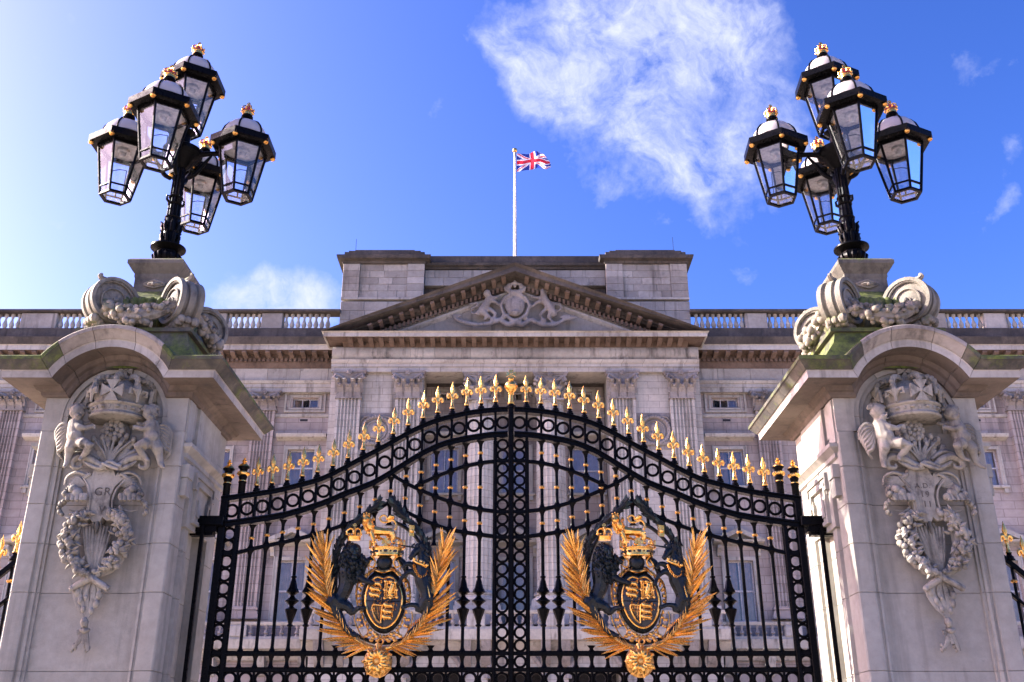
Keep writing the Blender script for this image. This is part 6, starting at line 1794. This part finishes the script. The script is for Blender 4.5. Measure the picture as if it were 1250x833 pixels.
# ------------------------------------------------------------------ railings beyond the piers
def railing(sx):
    a = PX + HW
    th_ = thing('side_gate', (sx * (a + .1), YG, 0), ('edge of a black side gate with a gilt fleur finial left of the left pier' if sx < 0 else 'edge of a black side gate with gilt fleur finials right of the right pier'), 'side gate', 'side gates beyond the piers')
    O = Vector((sx * (a + .1), YG, 0))
    xs = [a + .12 + i * .17 for i in range(20)]
    ft = lambda x: 4.13 + .55 * (1 - math.exp(-(x - a - .1) / 1.2)) - .62
    sw = lambda x: at(1232, 662, YG).z - .04 - .62 * (x - (abs(at(1232, 662, YG).x))) if x < 0 else None
    xf = abs(at(1233, 684, YG).x); zf_ = at(1233, 684, YG).z
    # the rail falls away from the pier's corner towards the outside
    rt = lambda x: zf_ - .05 - (x - xf) * .95 if x < xf + 1.1 else zf_ - .05 - 1.045 + .12 * math.sin((x - xf - 1.1))
    X = lambda x: sx * x
    for off, h in ((0, .09), (-.42, .05)):
        rail('curved_rail', [(X(x), rt(x) + off) for x in frange(a + .05, a + 3.4, 26)], .07, h, th_, O, False)
    for k, x in enumerate([xf - .2 + .0 * 1] + [xf + .185 * i for i in range(16)]):
        if x < a + .06: continue
        mb = MB((X(x), YG, 0)); mb.tube([(X(x), YG, .1), (X(x), YG, rt(x) + .12)], .018, 8); mb.build('bar', 'black_iron', th_, (X(x) - O.x, 0, 0))
        put('fleur_finial', fleur_me, th_, (X(x) - O.x, 0, rt(x) + .12), scale=(.75, .8, .85)); put('collar', collar, th_, (X(x) - O.x, 0, rt(x) - .2))
        put('finial_base', fbase, th_, (X(x) - O.x, 0, rt(x) + .07))
    for z in (1.1, .2): rail('cross_rail', [(X(a + .05), z), (X(a + 3.4), z)], .05, .06, th_, O, False)
railing(-1); railing(1)
# ------------------------------------------------------------------ five-lantern lamp standards on the piers
LZ = ZL
def hexr(r, z, ph=R(30), n=6): return [(r * math.cos(2 * math.pi * k / n + ph), r * math.sin(2 * math.pi * k / n + ph), z) for k in range(n)]
lamp = thing('lamp_standard', (-PX, PY_, LZ), 'five-lantern black lamp standard on the left pier, against pale sky', 'street lamp', 'five-lantern lamps on the gate piers')
mb = MB()
mb.lathe([(.16, 0), (.16, .02), (.10, .035), (.10, .055), (.13, .07), (.165, .13), (.18, .18), (.165, .23), (.13, .25), (.13, .265), (.18, .285), (.235, .315), (.235, .335), (.20, .35), (.115, .36), (.095, .47)], n=24)
base = mb.build('base', 'black_iron', lamp, smooth=40)
mb = MB()
for k in range(14):
    a = 2 * math.pi * k / 14; mb.tube([(.11 * math.cos(a), .11 * math.sin(a), .065), (.165 * math.cos(a), .165 * math.sin(a), .12), (.185 * math.cos(a), .185 * math.sin(a), .18), (.15 * math.cos(a), .15 * math.sin(a), .24)], [.01, .025, .026, .01], 5)
mb.build('gadroons', 'black_iron', base, smooth=60)
mb = MB(); secs = []
for z, r in ((.36, .10), (.62, .098), (.78, .098), (.82, .088), (1.10, .080), (1.45, .074), (1.75, .070)):
    secs.append([((r + (.006 if k % 2 else -.006) * (z > .8)) * math.cos(2 * math.pi * k / 24), (r + (.006 if k % 2 else -.006) * (z > .8)) * math.sin(2 * math.pi * k / 24), z) for k in range(24)])
mb.rings(secs)
for z in (.80, 1.02, 1.13): mb.torus((0, 0, z), .096 - (z > 1) * .008, .014, 20, 6, 'z')
mb.build('pole', 'black_iron', lamp, smooth=30)
mb = MB(); rnd = random.Random(3)
for k in range(8):
    a = 2 * math.pi * k / 8
    for z0, h, r in ((.40, .16, .10), (.56, .16, .10)):
        a_ = a + (0 if z0 < .5 else .39); c_, s_ = math.cos(a_), math.sin(a_)
        mb.tube([(r * c_, r * s_, z0), ((r + .025) * c_, (r + .025) * s_, z0 + h * .5), ((r + .02) * c_, (r + .02) * s_, z0 + h * .85), ((r + .05) * c_, (r + .05) * s_, z0 + h)], [.022, .026, .02, .009], 6)
for k in range(4):
    a = R(45 + 90 * k); c_, s_ = math.cos(a), math.sin(a); mb.tube([(.08 * c_, .08 * s_, 1.02), (.125 * c_, .125 * s_, 1.06), (.13 * c_, .13 * s_, 1.12), (.10 * c_, .10 * s_, 1.13)], [.02, .02, .016, .008], 6)
mb.build('acanthus_sheath', 'black_iron', lamp, smooth=60)
# head: disc where the arms spring, and the stalk to the topmost lantern
ZA_ = 1.95
mb = MB(); mb.lathe([(.08, 1.60), (.13, 1.65), (.17, 1.73), (.26, 1.80), (.28, 1.85), (.28, 1.90), (.22, 1.94), (.13, 1.98), (.08, 2.02), (.075, 2.17), (.11, 2.20), (.14, 2.225)], n=24)
mb.build('head', 'black_iron', lamp, smooth=40)
zb0 = 8.89 - LZ                                    # underside of the four outer lanterns
AR = .86
for ang in (0, 90, 180, 270):
    d = Vector((math.cos(R(ang)), math.sin(R(ang)), 0)); mb = MB()
    mb.tube([d * .2 + Vector((0, 0, 1.84)), d * .34 + Vector((0, 0, 1.86)), d * (AR - .42) + Vector((0, 0, 1.865)), d * (AR - .30) + Vector((0, 0, 1.865))], [.05, .04, .036, .04], 10)
    mb.build('arm', 'black_iron', lamp, smooth=50)
    mb = MB(); mb.tube(crom([d * .12 + Vector((0, 0, 1.45)), d * .22 + Vector((0, 0, 1.52)), d * .32 + Vector((0, 0, 1.68)), d * .42 + Vector((0, 0, 1.83))], 4), [.03, .035, .03, .015], 8); mb.build('arm_brace', 'black_iron', lamp, smooth=50)

def lantern(loc, label=None):
    """hexagonal lantern; local z = 0 at its underside"""
    parts = MB()
    RB_, RG, ZG, RH, ZH = .205, .335, .78, .475, .84
    # frame: bottom ring, six corner bars, sub rail, top ring
    def ringbars(r0, z0, w, h):
        P0, P1 = hexr(r0, z0 - h / 2), hexr(r0, z0 + h / 2); Q0, Q1 = hexr(r0 - w, z0 - h / 2), hexr(r0 - w, z0 + h / 2)
        for k in range(6):
            j = (k + 1) % 6; parts.add([P0[k], P0[j], P1[j], P1[k], Q0[k], Q0[j], Q1[j], Q1[k]], [(0, 1, 2, 3), (7, 6, 5, 4), (0, 4, 5, 1), (2, 6, 7, 3)])
    ringbars(RB_ + .012, .015, .045, .035); ringbars(RB_ + .032, .125, .02, .022); ringbars(RG + .005, ZG - .012, .03, .04)
    A, B = hexr(RB_, .02), hexr(RG, ZG)
    for k in range(6): parts.tube([A[k], B[k]], .018, 6)
    root = parts.build('lantern', 'black_iron', lamp, loc, smooth=30)
    for k in range(6):                               # glass panes, thin and slightly inside the bars
        j = (k + 1) % 6; n_ = (Vector(A[k]) + Vector(A[j])); n_.z = 0; n_.normalize(); q = [Vector(A[k]).lerp(Vector(A[j]), .03), Vector(A[j]).lerp(Vector(A[k]), .03), Vector(B[j]).lerp(Vector(B[k]), .03), Vector(B[k]).lerp(Vector(B[j]), .03)]
        g_ = MB(); g_.add([p - n_ * .004 for p in q], [(0, 1, 2, 3)]); g_.build('pane', 'lantern_glass', root, smooth=0)
    b_ = MB(); b_.add([Vector(p) * .96 + Vector((0, 0, .012)) for p in hexr(RB_, 0)], [(0, 1, 2, 3, 4, 5)]); b_.build('base_pane', 'lantern_glass', root, smooth=0)
    # hood: wide dark eaves
    h = MB(); h.rings([hexr(RG - .01, ZG + .008), hexr(RH - .03, ZG + .01), hexr(RH, ZG + .02), hexr(RH, ZG + .12), hexr(RH - .03, ZG + .125), hexr(.335, ZG + .17), hexr(.325, ZG + .20), hexr(.29, ZG + .20), hexr(.29, ZG + .12), hexr(RG - .03, ZG + .06)], loop=True)
    h.build('hood', 'black_iron', root, smooth=20)
    # reflector plate inside with lamp holder
    i_ = MB(); i_.lathe([(.30, ZG + .02), (.29, ZG + .05), (.10, ZG + .07), (.02, ZG + .07)], n=18); i_.build('reflector', 'lamp_inner', root)
    i_ = MB(); i_.lathe([(.02, ZG - .10), (.04, ZG - .09), (.05, ZG - .04), (.085, ZG - .02), (.09, ZG + .02)], n=14); i_.build('lamp_holder', 'pole_white', root)
    i_ = MB(); i_.tube([(0, 0, .02), (0, 0, .09)], .012, 6)
    for e in (-1, 1): i_.tube([(e * .10, 0, .1), (e * .10, 0, .45)], .006, 5)
    i_.tube([(-.10, 0, .45), (0, 0, .47), (.10, 0, .45)], .006, 5); i_.build('gas_fitting', 'black_iron', root)
    # domed roof of milky glass with ribs
    d = MB(); pr = [(.315, ZG + .195), (.312, ZG + .25), (.285, ZG + .33), (.225, ZG + .41), (.14, ZG + .465), (.08, ZG + .48)]
    d.lathe(pr, n=24); d.build('dome', 'milk_glass', root, smooth=60)
    r_ = MB()
    for k in range(6):
        a = R(30 + 60 * k); r_.tube([((r + .008) * math.cos(a), (r + .008) * math.sin(a), z) for r, z in pr], .013, 6)
    r_.lathe([(.10, ZG + .462), (.105, ZG + .48), (.075, ZG + .50), (.065, ZG + .55), (.085, ZG + .565), (.085, ZG + .585), (.06, ZG + .60)], n=14)
    r_.build('dome_rib', 'black_iron', root, smooth=50)
    # gilt studs on the hood, crown on top
    s_ = MB()
    for k in range(6):
        a = R(30 + 60 * k); c_ = Vector((.437 * math.cos(a), .437 * math.sin(a), ZG - .00))
        s_.lathe([(.018, .03), (.034, .015), (.038, 0), (.028, -.018), (.008, -.03)], c_, 8); s_.lathe([(.03, .028), (.036, .034), (.03, .042)], c_, 8)
    s_.build('gilt_stud', 'old_gold', root, smooth=40)
    ZC0 = ZG + .60
    cr = MB(); cr.lathe([(.062, ZC0), (.075, ZC0 + .005), (.075, ZC0 + .04), (.085, ZC0 + .046), (.085, ZC0 + .055), (.06, ZC0 + .055)], n=16)
    for k in range(8):
        a = 2 * math.pi * k / 8; c_ = Vector((.088 * math.cos(a), .088 * math.sin(a), ZC0 + .085)); cr.ell(c_, .022 if k % 2 else .016, 6, 5); cr.ell(c_ + Vector((0, 0, .028)), .012, 6, 4)
        if k % 2: cr.tube([c_, Vector((.085 * math.cos(a), .085 * math.sin(a), ZC0 + .135)), Vector((.045 * math.cos(a), .045 * math.sin(a), ZC0 + .165)), Vector((0, 0, ZC0 + .15))], .011, 6)
    cr.ell((0, 0, ZC0 + .175), .022, 8, 6); patt(cr, Vector((0, 0, ZC0 + .215)), Vector((1, 0, 0)), Vector((0, 0, 1)), .024, .007)
    cr.build('crown', 'gold_leaf', root, smooth=50)
    cap = MB(); cap.lathe([(.07, ZC0 + .05), (.078, ZC0 + .09), (.06, ZC0 + .13), (.02, ZC0 + .14)], n=12); cap.build('crown_cap', 'red_enamel', root, smooth=50)
    return root
l0 = lantern((0, 0, zb0 + 1.10))
for ang in (0, 90, 180, 270):
    c = copy_tree(l0, lamp); c.location = (AR * math.cos(R(ang)), AR * math.sin(R(ang)), zb0)
lamp2 = copy_tree(lamp); lamp2.location = (PX - .06, PY_, LZ); lamp2.rotation_euler = (0, 0, R(-3.5))
lamp2['label'] = 'five-lantern black lamp standard on the right pier, against deep blue sky'
